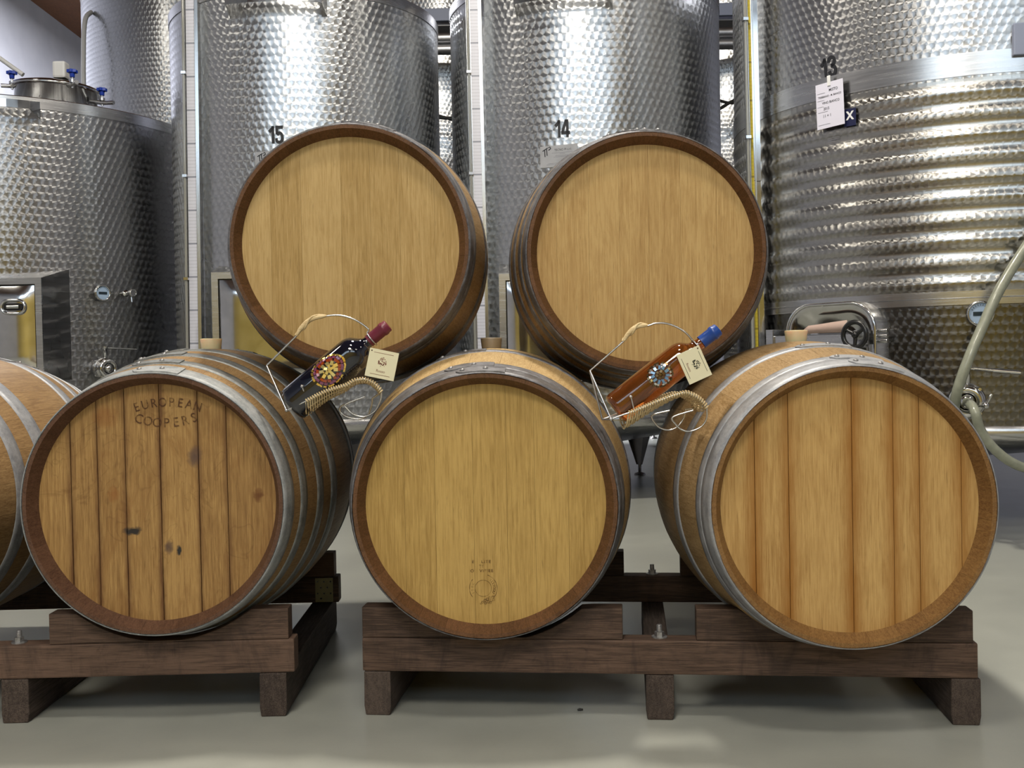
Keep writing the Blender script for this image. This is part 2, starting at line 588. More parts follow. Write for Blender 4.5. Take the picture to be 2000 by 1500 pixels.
M['ochre'] = simple('ochre_wall_paint', s2l('#c2ab58'), 0.8)
M['beam'] = wood('roof_boarding', s2l('#6b452c'), s2l('#3c2416'), 'y')
m = MB(); m.box(-7.4, -7.2, -7, 22, 0, 6.43); struct(m.build('wall_left', M['wallgrey']), 'plain grey plastered side wall')
m = MB(); m.box(7.2, 7.4, -7, 22, 0, 6.43); struct(m.build('wall_right', M['wallgrey']), 'plain grey plastered side wall')
m = MB(); m.box(-7.4, 7.4, 22, 22.2, 0, 6.43); struct(m.build('wall_back', M['wallgrey']), 'plain grey plastered rear wall')
m = MB(); m.box(-7.4, 7.4, -7.2, 22.2, 6.43, 6.6); struct(m.build('ceiling', M['beam']), 'brown timber boarded ceiling')
# wall behind the camera: ochre below, grey above, two wide windows high up
WIN = [(-6.7, -2.0), (-0.5, 4.4)]
WZ = (4.3, 6.2)
m = MB()
m.box(-7.4, 7.4, -7.2, -7, 0, 3.7, 1)
m.box(-7.4, 7.4, -7.2, -7, 3.7, WZ[0], 0); m.box(-7.4, 7.4, -7.2, -7, WZ[1], 6.43, 0)
xs = [-7.4, WIN[0][0], WIN[0][1], WIN[1][0], WIN[1][1], 7.4]
for k in (0, 2, 4):
    m.box(xs[k], xs[k + 1], -7.2, -7, WZ[0], WZ[1], 0)
struct(m.build('wall_front', [M['wallgrey'], M['ochre']]), 'ochre and grey wall with high windows behind the viewer')
pane = NT('daylight_pane').set(Base_Color=(0, 0, 0, 1), Emission_Color=(0.72, 0.87, 1, 1), Emission_Strength=WINDOW_STRENGTH)
for k, (a, b) in enumerate(WIN):
    m = MB(); m.box(a, b, -7.18, -7.14, WZ[0], WZ[1])
    wn = struct(m.build('window_%d' % (k + 1), pane), 'wide high window with grid bars')
    m = MB()
    nb = 6
    for i in range(nb + 1):
        x = a + (b - a) * i / nb
        m.box(x - 0.04, x + 0.04, -7.13, -7.02, WZ[0], WZ[1])
    for z in (WZ[0], (WZ[0] + WZ[1]) / 2, WZ[1]):
        m.box(a, b, -7.12, -7.03, z - 0.03, z + 0.03)
    m.build('window_frame', M['wallgrey'], wn)
# lamp housings over the lamps
hm = MB()
hm.lathe([(0.12, 0.2), (0.12, 0.1), (0.3, 0.03), (0.3, 0.02), (0.1, 0.08), (0.02, 0.085)], 20)
hm.tube([(0, 0, 0.2), (0, 0, 1.4)], 0.012, 6)
hmesh = hm.mesh('lamp_housing', M['catwalk'])
for i, (p, e, s) in enumerate(LAMPS):
    lp = thing('ceiling_or_fill_lamp', 'round grey unseen ceiling lamp, from a set partly added to brighten walls and floor', 'lamp', (p[0], p[1], p[2] + 0.03), 0, 'cellar ceiling lamps')
    link_local('lamp_housing', hmesh, lp)

# ------------------------------------------------------------------ barrels
BL, RC, RB = 0.95, 0.284, 0.3427
def brad(t):
    u = 2 * t / BL - 1
    return RC + (RB - RC) * (1 - u * u)

STAVES = 28
def stave_mesh(name, mats):
    """one stave centred on +X... bulging outwards, axis along Y through the origin (mid length)"""
    m = MB()
    w = 2 * pi / STAVES
    h = w / 2 - 0.0005
    ts = [0, 0.012, 0.034] + [0.034 + (BL - 0.068) * i / 12 for i in range(1, 12)] + [BL - 0.034, BL - 0.012, BL]
    rings = []
    for t_ in ts:
        ro = brad(t_) - 0.0022
        e = min(t_, BL - t_)
        ri = ro - (0.010 + 0.022 * min(e / 0.034, 1.0))
        if e > 0.06: ri = ro - 0.027
        ring = []
        for k in range(5):
            a = -h + 2 * h * k / 4
            ring.append((ro * sin(a), t_ - BL / 2, ro * cos(a)))
        for k in range(4, -1, -1):
            a = -h + 2 * h * k / 4
            ring.append((ri * sin(a), t_ - BL / 2, ri * cos(a)))
        rings.append(ring)
    n = 10
    nt = len(ts)
    def strip(cols, mi, smooth, mif=None):
        k = len(cols)
        vs = [r[c] for r in rings for c in cols]
        for i in range(nt - 1):
            q = mi if mif is None else mif(i)
            m.add([], [], 0)
            for c in range(k - 1):
                m.f.append(tuple(len(m.v) + x for x in (i * k + c, (i + 1) * k + c, (i + 1) * k + c + 1, i * k + c + 1)))
                m.mi.append(q); m.sm.append(smooth)
        m.v += [Vector(p) for p in vs]
    strip([0, 1, 2, 3, 4], 0, True)
    strip([4, 5], 1, False)
    strip([5, 6, 7, 8, 9], 1, False)
    strip([9, 0], 1, False)
    m.add(rings[0], [tuple(reversed(range(n)))], 1)
    m.add(rings[-1], [tuple(range(n))], 1)
    me = m.mesh(name, mats)
    return me


def hoop_mb(t0, t1, lap, lapw=0.11, thick=0.0016):
    """hoop band with an overlapping riveted end at angle lap"""
    m = MB()
    n = 96; k = 4
    def ringrow(t_, dr):
        r = brad(t_) + dr
        return [(r * sin(2 * pi * i / n), t_ - BL / 2, r * cos(2 * pi * i / n)) for i in range(n)]
    rows = [ringrow(t0, -0.004)] + [ringrow(t0, 0)] + [ringrow(t0 + (t1 - t0) * j / 3, 0.0) for j in range(1, 3)] + [ringrow(t1, 0), ringrow(t1, -0.004)]
    vs = [p for r in rows for p in r]
    fs = []
    for j in range(len(rows) - 1):
        for i in range(n):
            i2 = (i + 1) % n
            fs.append((j * n + i, (j + 1) * n + i, (j + 1) * n + i2, j * n + i2))
    m.add(vs, fs, 0, True)
    # lap tongue, rounded at its end
    w = t1 - t0; mid = (t0 + t1) / 2
    nn = 12
    top = []; 
    for side in (-1, 1):
        row = []
        for i in range(nn + 1):
            s = i / nn
            a = lap + lapw * s / 0.3
            half = w / 2
            if s < 0.22:
                half = w / 2 * sqrt(max(0.0, 1 - ((0.22 - s) / 0.22) ** 2)) * 0.96 + 0.001
            row.append((a, mid + side * half))
        top.append(row)
    vs = []
    for dr in (0.0028, 0.0):
        for row in top:
            for (a, t_) in row:
                r = brad(t_) + dr
                vs.append((r * sin(a), t_ - BL / 2, r * cos(a)))
    N = nn + 1
    fs = []
    for i in range(nn):
        fs.append((i, N + i, N + i + 1, i + 1))
        fs.append((i, i + 1, 2 * N + i + 1, 2 * N + i))
        fs.append((N + i, 3 * N + i, 3 * N + i + 1, N + i + 1))
    fs.append((0, 2 * N, 3 * N, N)); fs.append((nn, N + nn, 3 * N + nn, 2 * N + nn))
    m.add(vs, fs, 0, False)
    return m


def rivet_mesh(mat):
    m = MB()
    m.lathe([(0.0055, 0.0), (0.0055, 0.0012), (0.0042, 0.0032), (0.0015, 0.0044), (0.0001, 0.0045)], 10, cap=False)
    return m.mesh('rivet', mat)
RIVET = rivet_mesh(M['rivet'])


def clip_plank(x0, x1, rr):
    pts = []
    n = 40
    base = [(rr * cos(a), rr * sin(a)) for a in [2 * pi * i / 160 for i in range(160)]]
    up_, lo_ = [], []
    x0c, x1c = max(x0, -rr * 0.9999), min(x1, rr * 0.9999)
    k = max(4, int((x1c - x0c) / 0.006))
    for i in range(k + 1):
        x = x0c + (x1c - x0c) * i / k
        h = sqrt(max(0, rr * rr - x * x))
        up_.append((x, h)); lo_.append((x, -h))
    return lo_ + up_[::-1]


def barrel(label, x, y, z, yaw, cuts, gap, mats, hoops, bung=True, seed=0, extra=None, lapbase=0.0, bmat=None):
    rnd = random.Random(seed)
    Rz = Matrix.Rotation(yaw, 4, 'Z')
    mid = Vector((x, y, z)) + Rz @ Vector((0, BL / 2, 0))
    e = thing('wine_barrel', label, 'barrel', (mid.x, mid.y, z - RB), yaw, 'oak wine barrels on the racks')
    T = Matrix.Translation((0, 0, RB))
    sm = stave_mesh('stave', [mats['stave'], mats['chime']])
    ph = rnd.random()
    for i in range(STAVES):
        a = 2 * pi * (i + ph * 0) / STAVES
        link_local('stave', sm, e, T @ Matrix.Rotation(a, 4, 'Y'))
    # head planks front and back
    for side in (0, 1):
        rr = 0.2615
        bounds = [-rr] + list(cuts) + [rr]
        if side: bounds = [-b for b in reversed(bounds)]
        for i in range(len(bounds) - 1):
            a, b = bounds[i] + gap / 2, bounds[i + 1] - gap / 2
            poly = clip_plank(a, b, rr)
            m = MB()
            dz = rnd.uniform(-0.0006, 0.0006) if gap > 0.0008 else rnd.uniform(-0.0001, 0.0001)
            yb = -BL / 2 + 0.034 + dz if not side else BL / 2 - 0.034 - 0.02
            P = Matrix(((1, 0, 0, 0), (0, 0, 1, 0), (0, 1, 0, 0), (0, 0, 0, 1)))
            m.prism(poly, yb, yb + 0.02, 0, P)
            me = m.mesh('head_plank', mats['head'], None, 0.0005 if gap > 0.0008 else 0, 1, True)
            link_local('head_plank', me, e, T)
    hl = [(a, b, True) for a, b in hoops] + [(BL - b, BL - a, False) for a, b in hoops]
    for i, (a, b, front) in enumerate(hl):
        lap = lapbase + (rnd.uniform(-0.12, 0.05) if not front else -0.09 * i)
        h = hoop_mb(a, b, lap)
        ho = link_local('hoop', h.mesh('hoop', mats['hoop'] if i == 0 else mats.get('hoop2', mats['hoop'])), e, T)
        for s in (0.1, 0.27):
            aa = lap + s / 0.3 * 0.11 * 2.4
            aa = lap + (0.05 if s < 0.2 else 0.22)
            tm = (a + b) / 2
            r = brad(tm) + 0.0022
            RM = Matrix.Translation((r * sin(aa), tm - BL / 2, r * cos(aa))) @ Matrix.Rotation(aa, 4, 'Y')
            link_local('rivet', RIVET, ho, RM)
    if bung:
        m = MB()
        m.lathe([(0.022, -0.02), (0.0275, 0.026), (0.0265, 0.028), (0.02, 0.0275), (0.019, 0.022), (0.0001, 0.022)], 28, cap=False)
        link_local('bung', m.mesh('bung', bmat or M['bung']), e, T @ Matrix.Translation((0, 0, RB - 0.004)))
    return e, T


def set_w(**k): return k
hoop_new = galvan('galvanised_hoop', (0.42, 0.43, 0.46, 1), (0.26, 0.27, 0.3, 1), 0.5, 0.5)
hoop_old = galvan('weathered_hoop', (0.24, 0.24, 0.26, 1), (0.10, 0.095, 0.10, 1), 0.5, 0.6)
hoop_white = galvan('chalky_hoop', (0.40, 0.41, 0.42, 1), (0.22, 0.24, 0.25, 1), 0.6, 0.35)
hoop_mid = galvan('dull_hoop', (0.30, 0.31, 0.31, 1), (0.15, 0.16, 0.16, 1), 0.5, 0.5)
chimeA = wood('chime_redbrown', s2l('#6b4d3b'), s2l('#483023'), 'y', var=0.25)
chimeB = wood('chime_brown', s2l('#735036'), s2l('#4f351f'), 'y', var=0.25)
chimeC = wood('chime_tan', s2l('#916e42'), s2l('#6a4a29'), 'y', var=0.2)
staveA = wood('stave_aged', s2l('#a3855c'), s2l('#7c5f3e'), 'y', var=0.14)
staveB = wood('stave_pale', s2l('#c3a97c'), s2l('#a38558'), 'y', var=0.14)
staveC = wood('stave_tan', s2l('#ab8f68'), s2l('#82663f'), 'y', var=0.14)

S1 = 898.0
cuts1 = [-0.187, -0.129, -0.068, 0.008, 0.091, 0.153]
headA = wood('head_stained', s2l('#b18d57'), s2l('#86643a'), 'z', stain=s2l('#80582e'), joints=cuts1, jcol=s2l('#5a3820'), jw=0.011,
             spots=[(0.083, 0.098, 0.018, 0.026, s2l('#54413c'), 0.9), (-0.058, -0.062, 0.024, 0.011, s2l('#2e2a28'), 1.5), (0.02, -0.098, 0.012, 0.02, s2l('#54423a'), 0.9),
                    (0.046, -0.105, 0.007, 0.012, s2l('#2c2a28'), 1.3), (-0.11, 0.19, 0.03, 0.03, s2l('#8f5a2c'), 0.5), (0.22, 0.01, 0.01, 0.018, s2l('#60391c'), 0.9),
                    (-0.095, 0.02, 0.014, 0.02, s2l('#8c5426'), 0.5)])
cuts2 = [-0.174, -0.108, -0.026, 0.046, 0.106, 0.177]
headB = wood('head_golden', s2l('#bf9e5e'), s2l('#9f7f45'), 'z', var=0.5, figure=0.34)
cuts4 = [-0.188, -0.12, 0.007, 0.089, 0.141, 0.224]
headC = wood('head_joint_stained', s2l('#c4a066'), s2l('#a07a45'), 'z', joints=cuts4, jcol=s2l('#8f5c20'), var=0.3, jw=0.028, figure=0.34)
cutsU1 = [-0.19, -0.117, -0.022, 0.047, 0.117, 0.2]
headD = wood('head_pale', s2l('#c4a671'), s2l('#a88953'), 'z', var=0.4, figure=0.4)
cutsU2 = [-0.21, -0.133, -0.06, 0.01, 0.086, 0.171]
headE = wood('head_pale_warm', s2l('#c6a66f'), s2l('#a98652'), 'z', var=0.35, figure=0.45)

H4 = [(0.0, 0.048), (0.087, 0.122), (0.19, 0.232), (0.30, 0.352)]
H3 = [(0.0, 0.041), (0.043, 0.082), (0.268, 0.306)]
H3b = [(0.0, 0.05), (0.0505, 0.081), (0.21, 0.25)]
H3u = [(0.0, 0.042), (0.045, 0.07), (0.245, 0.29)]
H4u = [(0.0, 0.042), (0.07, 0.10), (0.16, 0.2), (0.29, 0.33)]
barrel('aged oak barrel cut off by the left edge of the photo', -1.47, 2.25, 0.4813, 0.0, cuts1, 0.001,
       dict(stave=staveA, chime=chimeA, head=headD, hoop=hoop_new), H4, seed=3)
b1, T1 = barrel('stained oak barrel branded with two words, lower left on the left rack', -0.7766, 2.2638, 0.4813, 0.0, cuts1, 0.0012,
       dict(stave=staveA, chime=chimeA, head=headA, hoop=hoop_white, hoop2=hoop_mid), H4, seed=4, lapbase=-0.15)
b2, T2 = barrel('golden oak barrel with a round burnt seal, middle of the lower row', -0.0623, 2.2268, 0.4683, -0.0245, cuts2, 0.0004,
       dict(stave=staveB, chime=chimeB, head=headB, hoop=hoop_old), H3, seed=5, lapbase=-0.2, bmat=NT('silicone_brown').set(Base_Color=s2l('#8a7a62'), Roughness=0.45))
b4, T4 = barrel('oak barrel with orange stained head joints, lower right on the right rack', 0.6745, 2.0962, 0.4691, -0.0378, cuts4, 0.0009,
       dict(stave=staveC, chime=chimeC, head=headC, hoop=hoop_new), H3b, seed=6, lapbase=0.0)
u1, TU1 = barrel('pale oak barrel on top, left of the two upper ones', -0.3761, 2.5009, 1.0588, 0.0545, cutsU1, 0.0003,
       dict(stave=staveC, chime=chimeB, head=headD, hoop=hoop_old), H3u, bung=False, seed=8, lapbase=0.02)
u2, TU2 = barrel('pale oak barrel on top, right of the two upper ones', 0.3222, 2.4969, 1.0262, -0.0378, cutsU2, 0.0003,
       dict(stave=staveC, chime=chimeB, head=headE, hoop=hoop_old), H4u, bung=False, seed=9, lapbase=-0.1)

# burnt brands
BRAND = NT('burnt_lettering')
o = BRAND.obj()
nz = BRAND.noise(o, 90, 3)
BRAND.set(Base_Color=s2l('#55331a'), Roughness=0.8, Alpha=BRAND.ramp(nz, [(0.36, (0.25, 0.25, 0.25)), (0.56, (0.8, 0.8, 0.8))]))
BRAND = BRAND.mat
def arc_text(mb, s, size, cx, cz, rad_, a0, a1, up=True, base=Matrix(), bold=0.0, sx=1.0):
    n = len(s)
    for i, ch in enumerate(s):
        if ch == ' ': continue
        a = a0 + (a1 - a0) * i / max(1, n - 1)
        if up:
            L = Matrix.Translation((cx + rad_ * sin(a), 0, cz + rad_ * cos(a))) @ Matrix.Rotation(a, 4, 'Y')
        else:
            L = Matrix.Translation((cx + rad_ * sin(a), 0, cz - rad_ * cos(a))) @ Matrix.Rotation(-a, 4, 'Y')
        text_mesh(mb, ch, size, base @ L, 0, sx, bold)
def head_frame(e):
    return parent_world(e) @ Matrix.Translation((0, -BL / 2 + 0.0328, RB))
m = MB()
arc_text(m, 'EUROPEAN', 0.028, 0.024, 0.0, 0.217, -0.30, 0.32, True, head_frame(b1), 0.0002, 0.85)
arc_text(m, 'COOPERS', 0.029, 0.024, 0.352, 0.18, -0.34, 0.34, False, head_frame(b1), 0.0002, 0.9)
m.build('burnt_brand', BRAND, b1, label='faded burnt lettering in two arched lines')
m = MB()
hf = head_frame(b2)
L = hf @ Matrix.Translation((-0.0115, 0, -0.1235)); text_mesh(m, 'E    LITE', 0.0088, L, 0, 1.15, 0.0001, spacing=1.15)
L = hf @ Matrix.Translation((-0.0115, 0, -0.1335)); text_mesh(m, 'TE', 0.0095, L, 0, 0.95, 0.0, spacing=1.1)
L = hf @ Matrix.Translation((-0.0110, 0, -0.1430)); text_mesh(m, 'O   VIFIEE', 0.0088, L, 0, 1.15, 0.0001, spacing=1.15)
def ring_arc(mb, cx, cz, r1, r2, a0, a1, base, n=40):
    vs = []; fs = []
    for i in range(n + 1):
        a = a0 + (a1 - a0) * i / n
        for r in (r1, r2):
            vs.append((cx + r * sin(a), -0.0003, cz + r * cos(a)))
    for i in range(n):
        fs.append((2 * i, 2 * i + 1, 2 * i + 3, 2 * i + 2))
    mb.add(vs, fs, 0, False, base)
SCX, SCZ = -0.0085, -0.1805
ring_arc(m, SCX, SCZ, 0.0292, 0.0303, 0.32, 2.25, hf)
ring_arc(m, SCX, SCZ, 0.0292, 0.0303, -2.25, -0.85, hf)
ring_arc(m, SCX, SCZ, 0.0172, 0.0180, 0, 2 * pi, hf)
arc_text(m, 'ILLEDOU', 0.0080, SCX, SCZ, 0.0235, 0.75, 1.95, True, hf)
arc_text(m, 'ITEL', 0.0062, SCX, SCZ, 0.0235, -2.0, -1.15, True, hf)
for (gx, gz, gr) in [(0.02, -0.0195, 0.003), (0.0135, -0.021, 0.0032), (0.0165, -0.0262, 0.003), (0.008, -0.0235, 0.003), (0.010, -0.0292, 0.0032), (0.003, -0.026, 0.003), (0.004, -0.032, 0.0028), (-0.002, -0.030, 0.0028), (0.022, -0.025, 0.0028), (-0.006, -0.033, 0.0018), (0.0145, -0.0315, 0.0024)]:
    ring_arc(m, SCX + gx, SCZ + gz, gr * 0.62, gr, 0, 2 * pi, hf, 12)
m.build('burnt_seal', BRAND, b2, label='small burnt lettering above a round seal with grapes')

# ------------------------------------------------------------------ racks
rackwood = wood('rack_timber', s2l('#6b5548'), s2l('#3e3028'), 'x', stain=s2l('#2e2422'), worn=s2l('#94806a'), rough=0.7, var=0.4)
rackwood_y = wood('rack_timber_deep', s2l('#5c5049'), s2l('#332a26'), 'y', stain=s2l('#2a2422'), worn=s2l('#8c8278'), rough=0.75, var=0.4)
NUT = MB()
NUT.lathe([(0.017, 0), (0.017, 0.003)], 20, smooth=False)
NUT.lathe([(0.0105, 0.003), (0.0105, 0.013)], 6, smooth=False)
NUT.lathe([(0.006, 0.013), (0.006, 0.027), (0.005, 0.028)], 12)
NUTM = NUT.mesh('bolt', M['rivet'])

def chock_poly(xa, xb, h, cx, cz, rr, z0):
    """board piece from xa to xb with its edge hollowed by the barrel circle (local x, z)"""
    pts = []
    n = 26
    for i in range(n + 1):
        x = xa + (xb - xa) * i / n
        top = z0 + h
        if abs(x - cx) < rr:
            top = min(top, cz - sqrt(rr * rr - (x - cx) ** 2))
        pts.append((x, max(top, z0 + 0.0015)))
    return [(xa, z0)] + [(xb, z0)] + pts[::-1] if False else ([(xa, z0)] + [(xb, z0)] + list(reversed(pts)))


def rack(label, x, y, yaw, length, skids, chocks, bolts, hs=0.0975, hb=0.0737, hc=0.0674, tb=0.0509, s=0.684, x0=0.0):
    e = thing('barrel_rack', label, 'rack', (x, y, 0), yaw, 'timber racks under the lower barrels')
    W = parent_world(e)
    depth = s + tb + 0.03
    for sx_ in skids:
        m = MB()
        prof = [(sx_, 0), (sx_ + 0.058, 0), (sx_ + 0.062, hs), (sx_ - 0.004, hs)]
        # tapered at both ends near the floor
        m.prism([(sx_ + 0.002, 0.0), (sx_ + 0.056, 0.0), (sx_ + 0.0595, 0.02), (sx_ + 0.059, hs - 0.0008), (sx_, hs - 0.0008), (sx_ - 0.001, 0.02)], -depth, -0.0, 0,
                W @ Matrix(((1, 0, 0, 0), (0, 0, -1, 0), (0, 1, 0, 0), (0, 0, 0, 1))))
        m.build('skid', rackwood_y, e, 0.003)
    for yy in (0.0, s):
        m = MB(); m.box(x0, length, yy, yy + tb, hs, hs + hb, 0, W)
        m.build('crossbeam', rackwood, e, 0.004)
        for (xa, xb, bw) in chocks:
            for part in bw:
                # part: (x_start, x_end, cx, cz, radius)
                m = MB()
                poly = chock_poly(part[0], part[1], hc, part[2], part[3], part[4] if yy == 0 else part[5], hs + hb + 0.0004)
                m.prism(poly, -(yy + tb - 0.002), -(yy + 0.001), 0, W @ Matrix(((1, 0, 0, 0), (0, 0, -1, 0), (0, 1, 0, 0), (0, 0, 0, 1))))
                m.build('chock', rackwood, e, 0.0025)
        for bx in bolts:
            link_local('bolt', NUTM, e, Matrix.Translation((bx, yy + tb * 0.55, hs + hb - 0.0005)))
    return e

def loc_on(e, x, y):
    v = parent_world(e).inverted() @ Vector((x, y, 0))
    return v.x
RX, RY, RW = -0.3416, 2.3181, -0.1094
dummy = Matrix.Translation((RX, RY, 0)) @ Matrix.Rotation(RW, 4, 'Z')
def lx(x, y): return (dummy.inverted() @ Vector((x, y, 0))).x
cB2, cB4 = lx(-0.0550, 2.30), lx(0.683, 2.23)
zB2, zB4 = 0.4683, 0.4691
rf, rbk = 0.3035, 0.324
chk = [(0, 0, [(0.001, 0.572, cB2, zB2, rf, rbk)]), (0, 0, [(0.728, 1.294, cB4, zB4, rf + 0.004, rbk)])]
rr_ = rack('dark brown timber rack with two barrels standing alone on the right', RX, RY, RW, 1.303, [0.003, 0.620, 1.249], chk, [0.6505], x0=0.0)
LX, LY, LW = -0.4912, 2.3193, 0.0208
dummy = Matrix.Translation((LX, LY, 0)) @ Matrix.Rotation(LW, 4, 'Z')
cB1, cB0 = lx(-0.7766, 2.33), lx(-1.47, 2.3)
chk = [(0, 0, [(-0.535, -0.012, cB1, 0.4813, rf + 0.005, rbk)]), (0, 0, [(-1.36, -0.70, cB0, 0.4813, rf + 0.005, rbk)])]
rl_ = rack('dark brown timber rack running out of the photo at the left', LX, LY, LW, 0.000, [-0.078, -0.642, -1.38], chk, [-0.612], x0=-1.40)
# nailing plate on the left rack's rear beam
W = parent_world(rl_)
m = MB()
m.box(-0.066, -0.016, 0.684 - 0.0025, 0.684 - 0.0005, 0.100, 0.168, 0, W)
pl = m.build('nail_plate', simple('olive_zinc', s2l('#8a8462'), 0.5, 0.3), rl_)
m = MB()
for (hx, hz) in [(0.1, 0.1), (0.5, 0.1), (0.9, 0.1), (0.3, 0.38), (0.7, 0.38), (0.1, 0.66), (0.5, 0.66), (0.9, 0.66), (0.3, 0.9)]:
    m.lathe([(0.0026, 0), (0.0026, 0.0004)], 8, 0, W @ Matrix.Translation((-0.064 + 0.046 * hx, 0.684 - 0.0026, 0.164 - 0.06 * hz)) @ Matrix.Rotation(pi / 2, 4, 'X'))
m.build('nail', M['black'], pl)

# ------------------------------------------------------------------ tanks
class Tank:
    def __init__(s, label, x, y, r, zb, zt, mat, legs=(), n=128, prof=None, rim=True, name='steel_tank', cone=True):
        s.x, s.y, s.r, s.zb, s.zt = x, y, r, zb, zt
        s.e = thing(name, label, 'tank', (x, y, 0), 0, 'stainless steel wine tanks')
        C = Matrix.Translation((x, y, 0))
        m = MB()
        m.lathe(prof or [(r, zb + (zt - zb) * i / 6) for i in range(7)], n, 0, C, cap=False)
        m.build('tank_shell', mat, s.e)
        m = MB()
        m.lathe([(r, zt), (r * 0.5, zt + 0.10), (0.001, zt + 0.16)], 48, 0, C, cap=False)
        m.build('tank_top', M['steel'], s.e)
        if rim:
            m = MB()
            m.bands([(r + 0.001, zt - 0.06), (r + 0.004, zt - 0.06), (r + 0.004, zt), (r - 0.004, zt + 0.006)], n, C)
            m.build('rim_band', M['steel'], s.e)
        m = MB()
        m.lathe([(0.06, zb - 0.17), (r * 0.55, zb - 0.10), (r - 0.01, zb - 0.015), (r + 0.003, zb), (r + 0.003, zb + 0.05), (r, zb + 0.052)], 72, 0, C, cap=False)
        m.build('tank_bottom', M['steel'], s.e)
        for a in legs:
            m = MB()
            L = C @ Matrix.Rotation(a, 4, 'Z') @ Matrix.Translation((r - 0.06, 0, 0))
            # folded plate leg, wide above, pointed at the foot
            for sg in (-1, 1):
                vs = [(0, sg * 0.0, zb + 0.04), (0, sg * 0.14, zb + 0.04), (0, sg * 0.02, 0.07), (0, 0, 0.07),
                      (-0.008, 0, zb + 0.04), (-0.008, sg * 0.14, zb + 0.04), (-0.008, sg * 0.02, 0.07), (-0.008, 0, 0.07)]
                m.add(vs, [(0, 1, 2, 3), (7, 6, 5, 4), (0, 4, 5, 1), (1, 5, 6, 2), (2, 6, 7, 3)], 0, False, L)
                vs = [(0, sg * 0.14, zb + 0.04), (-0.12, sg * 0.10, zb + 0.02), (-0.02, sg * 0.015, 0.07), (0, sg * 0.02, 0.07)]
                m.add(vs, [(0, 1, 2, 3)], 0, False, L)
            leg = m.build('leg', M['darksteel'], s.e)
            m = MB()
            m.lathe([(0.012, 0.075), (0.012, 0.02), (0.035, 0.012), (0.04, 0.0)], 16, 0, L)
            m.build('foot', M['darksteel'], leg)

    def surf(s, px, py, off=0.0):
        d = ray(px, py)
        rr2 = s.r + off
        ox, oy = CAM.x - s.x, CAM.y - s.y
        a = d.x ** 2 + d.y ** 2; b = 2 * (ox * d.x + oy * d.y); c = ox * ox + oy * oy - rr2 * rr2
        D = b * b - 4 * a * c
        k = (-b - sqrt(max(D, 0))) / (2 * a)
        p = CAM + d * k
        n = Vector((p.x - s.x, p.y - s.y, 0)).normalized()
        return p, n

    def fr(s, px, py, off=0.0):
        p, n = s.surf(px, py, off)
        return frame(p, n)

    def wrap(s, mb, f):
        """bend what was added since index f onto the shell"""
        pass


jewA = jewelled('jewelled_steel_a', 0.043)
jewB = jewelled('jewelled_steel_b', 0.043, (0.42, 0.42, 0.43))
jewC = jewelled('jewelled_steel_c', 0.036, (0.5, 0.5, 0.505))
jewD = jewelled('jewelled_steel_dark_reflection', 0.036, (0.19, 0.187, 0.185), 0.2)  # base colour darkened to imitate the dark barrel backs mirrored low down
jewK = jewelled('jewelled_steel_corrugated', 0.036, (0.45, 0.44, 0.42), 0.22, zones=(1.035, 0.088, 0.72))

T0 = Tank('squat steel tank at far left with blue lid knobs', -3.44, 7.22, 1.34, 0.46, 2.345, jewB, legs=(R(-60), R(30), R(120)))
T16 = Tank('tall pale steel tank behind the squat left one', -2.84, 10.1, 1.1, 0.5, 4.22, jewA, legs=(R(-100), R(20), R(150)))
T15 = Tank('steel tank numbered 15 behind the left upper barrel', -1.215, 6.5, 0.80, 0.43, 2.84, jewA, legs=(R(80), R(170), R(-100), R(-10)))
T14 = Tank('steel tank numbered 14 behind the right upper barrel', 0.478, 6.5, 0.813, 0.43, 2.9, jewA, legs=(R(60), R(150), R(-120), R(-30)))
# tank 13 with its ribbed cooling jacket
def prof13():
    p = [(1.1, 0.42), (1.1, 0.98), (1.104, 0.985), (1.104, 1.035)]
    z = 1.035
    for k in range(10):
        for i in range(1, 9):
            zz = i / 8
            b = 0.0065 * sin(pi * min(zz / 0.72, 1.0)) if zz < 0.72 else 0.0
            p.append((1.104 + b, z + 0.088 * zz))
        z += 0.088
    p += [(1.104, z + 0.10), (1.1, z + 0.104), (1.1, 3.2)]
    return p
a13 = Matrix.Identity(4)
T13 = Tank('large ribbed steel tank numbered 13 at the right', 2.29, 5.44, 1.1, 0.42, 3.2, jewK, legs=(R(-75), R(195), R(105), R(15)), prof=prof13())
# plain upper and lower shell sheets of tank 13 over the jacket core
m = MB(); C13 = Matrix.Translation((2.29, 5.44, 0))
m.lathe([(1.1015, 2.02), (1.1015, 2.5), (1.1015, 3.19)], 128, 0, C13, cap=False); m.build('upper_sheet', jewC, T13.e)
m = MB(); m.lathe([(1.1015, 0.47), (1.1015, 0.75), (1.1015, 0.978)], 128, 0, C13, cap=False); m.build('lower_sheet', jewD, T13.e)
m = MB()
m.bands([(1.1035, 1.925), (1.107, 1.925), (1.107, 2.02), (1.1015, 2.02)], 128, C13)
m.bands([(1.1015, 0.978), (1.108, 0.978), (1.108, 1.004), (1.105, 1.006), (1.108, 1.008), (1.108, 1.035), (1.1035, 1.035)], 128, C13)
m.build('weld_band', M['steel'], T13.e)
# rear row seen through the gaps
TB = []
for (lab, px, rr2, py_) in (('rear steel tank glimpsed through the gap between the two middle tanks', 870, 0.95, 9.9), ('rear steel tank glimpsed in the dark gap beside the yellow gauge', 1432, 0.95, 9.9)):
    p = at(px, 700, py_)
    TB.append(Tank(lab, p.x, py_, rr2, 0.5, 4.1, jewC, legs=(R(-80), R(20), R(140))))

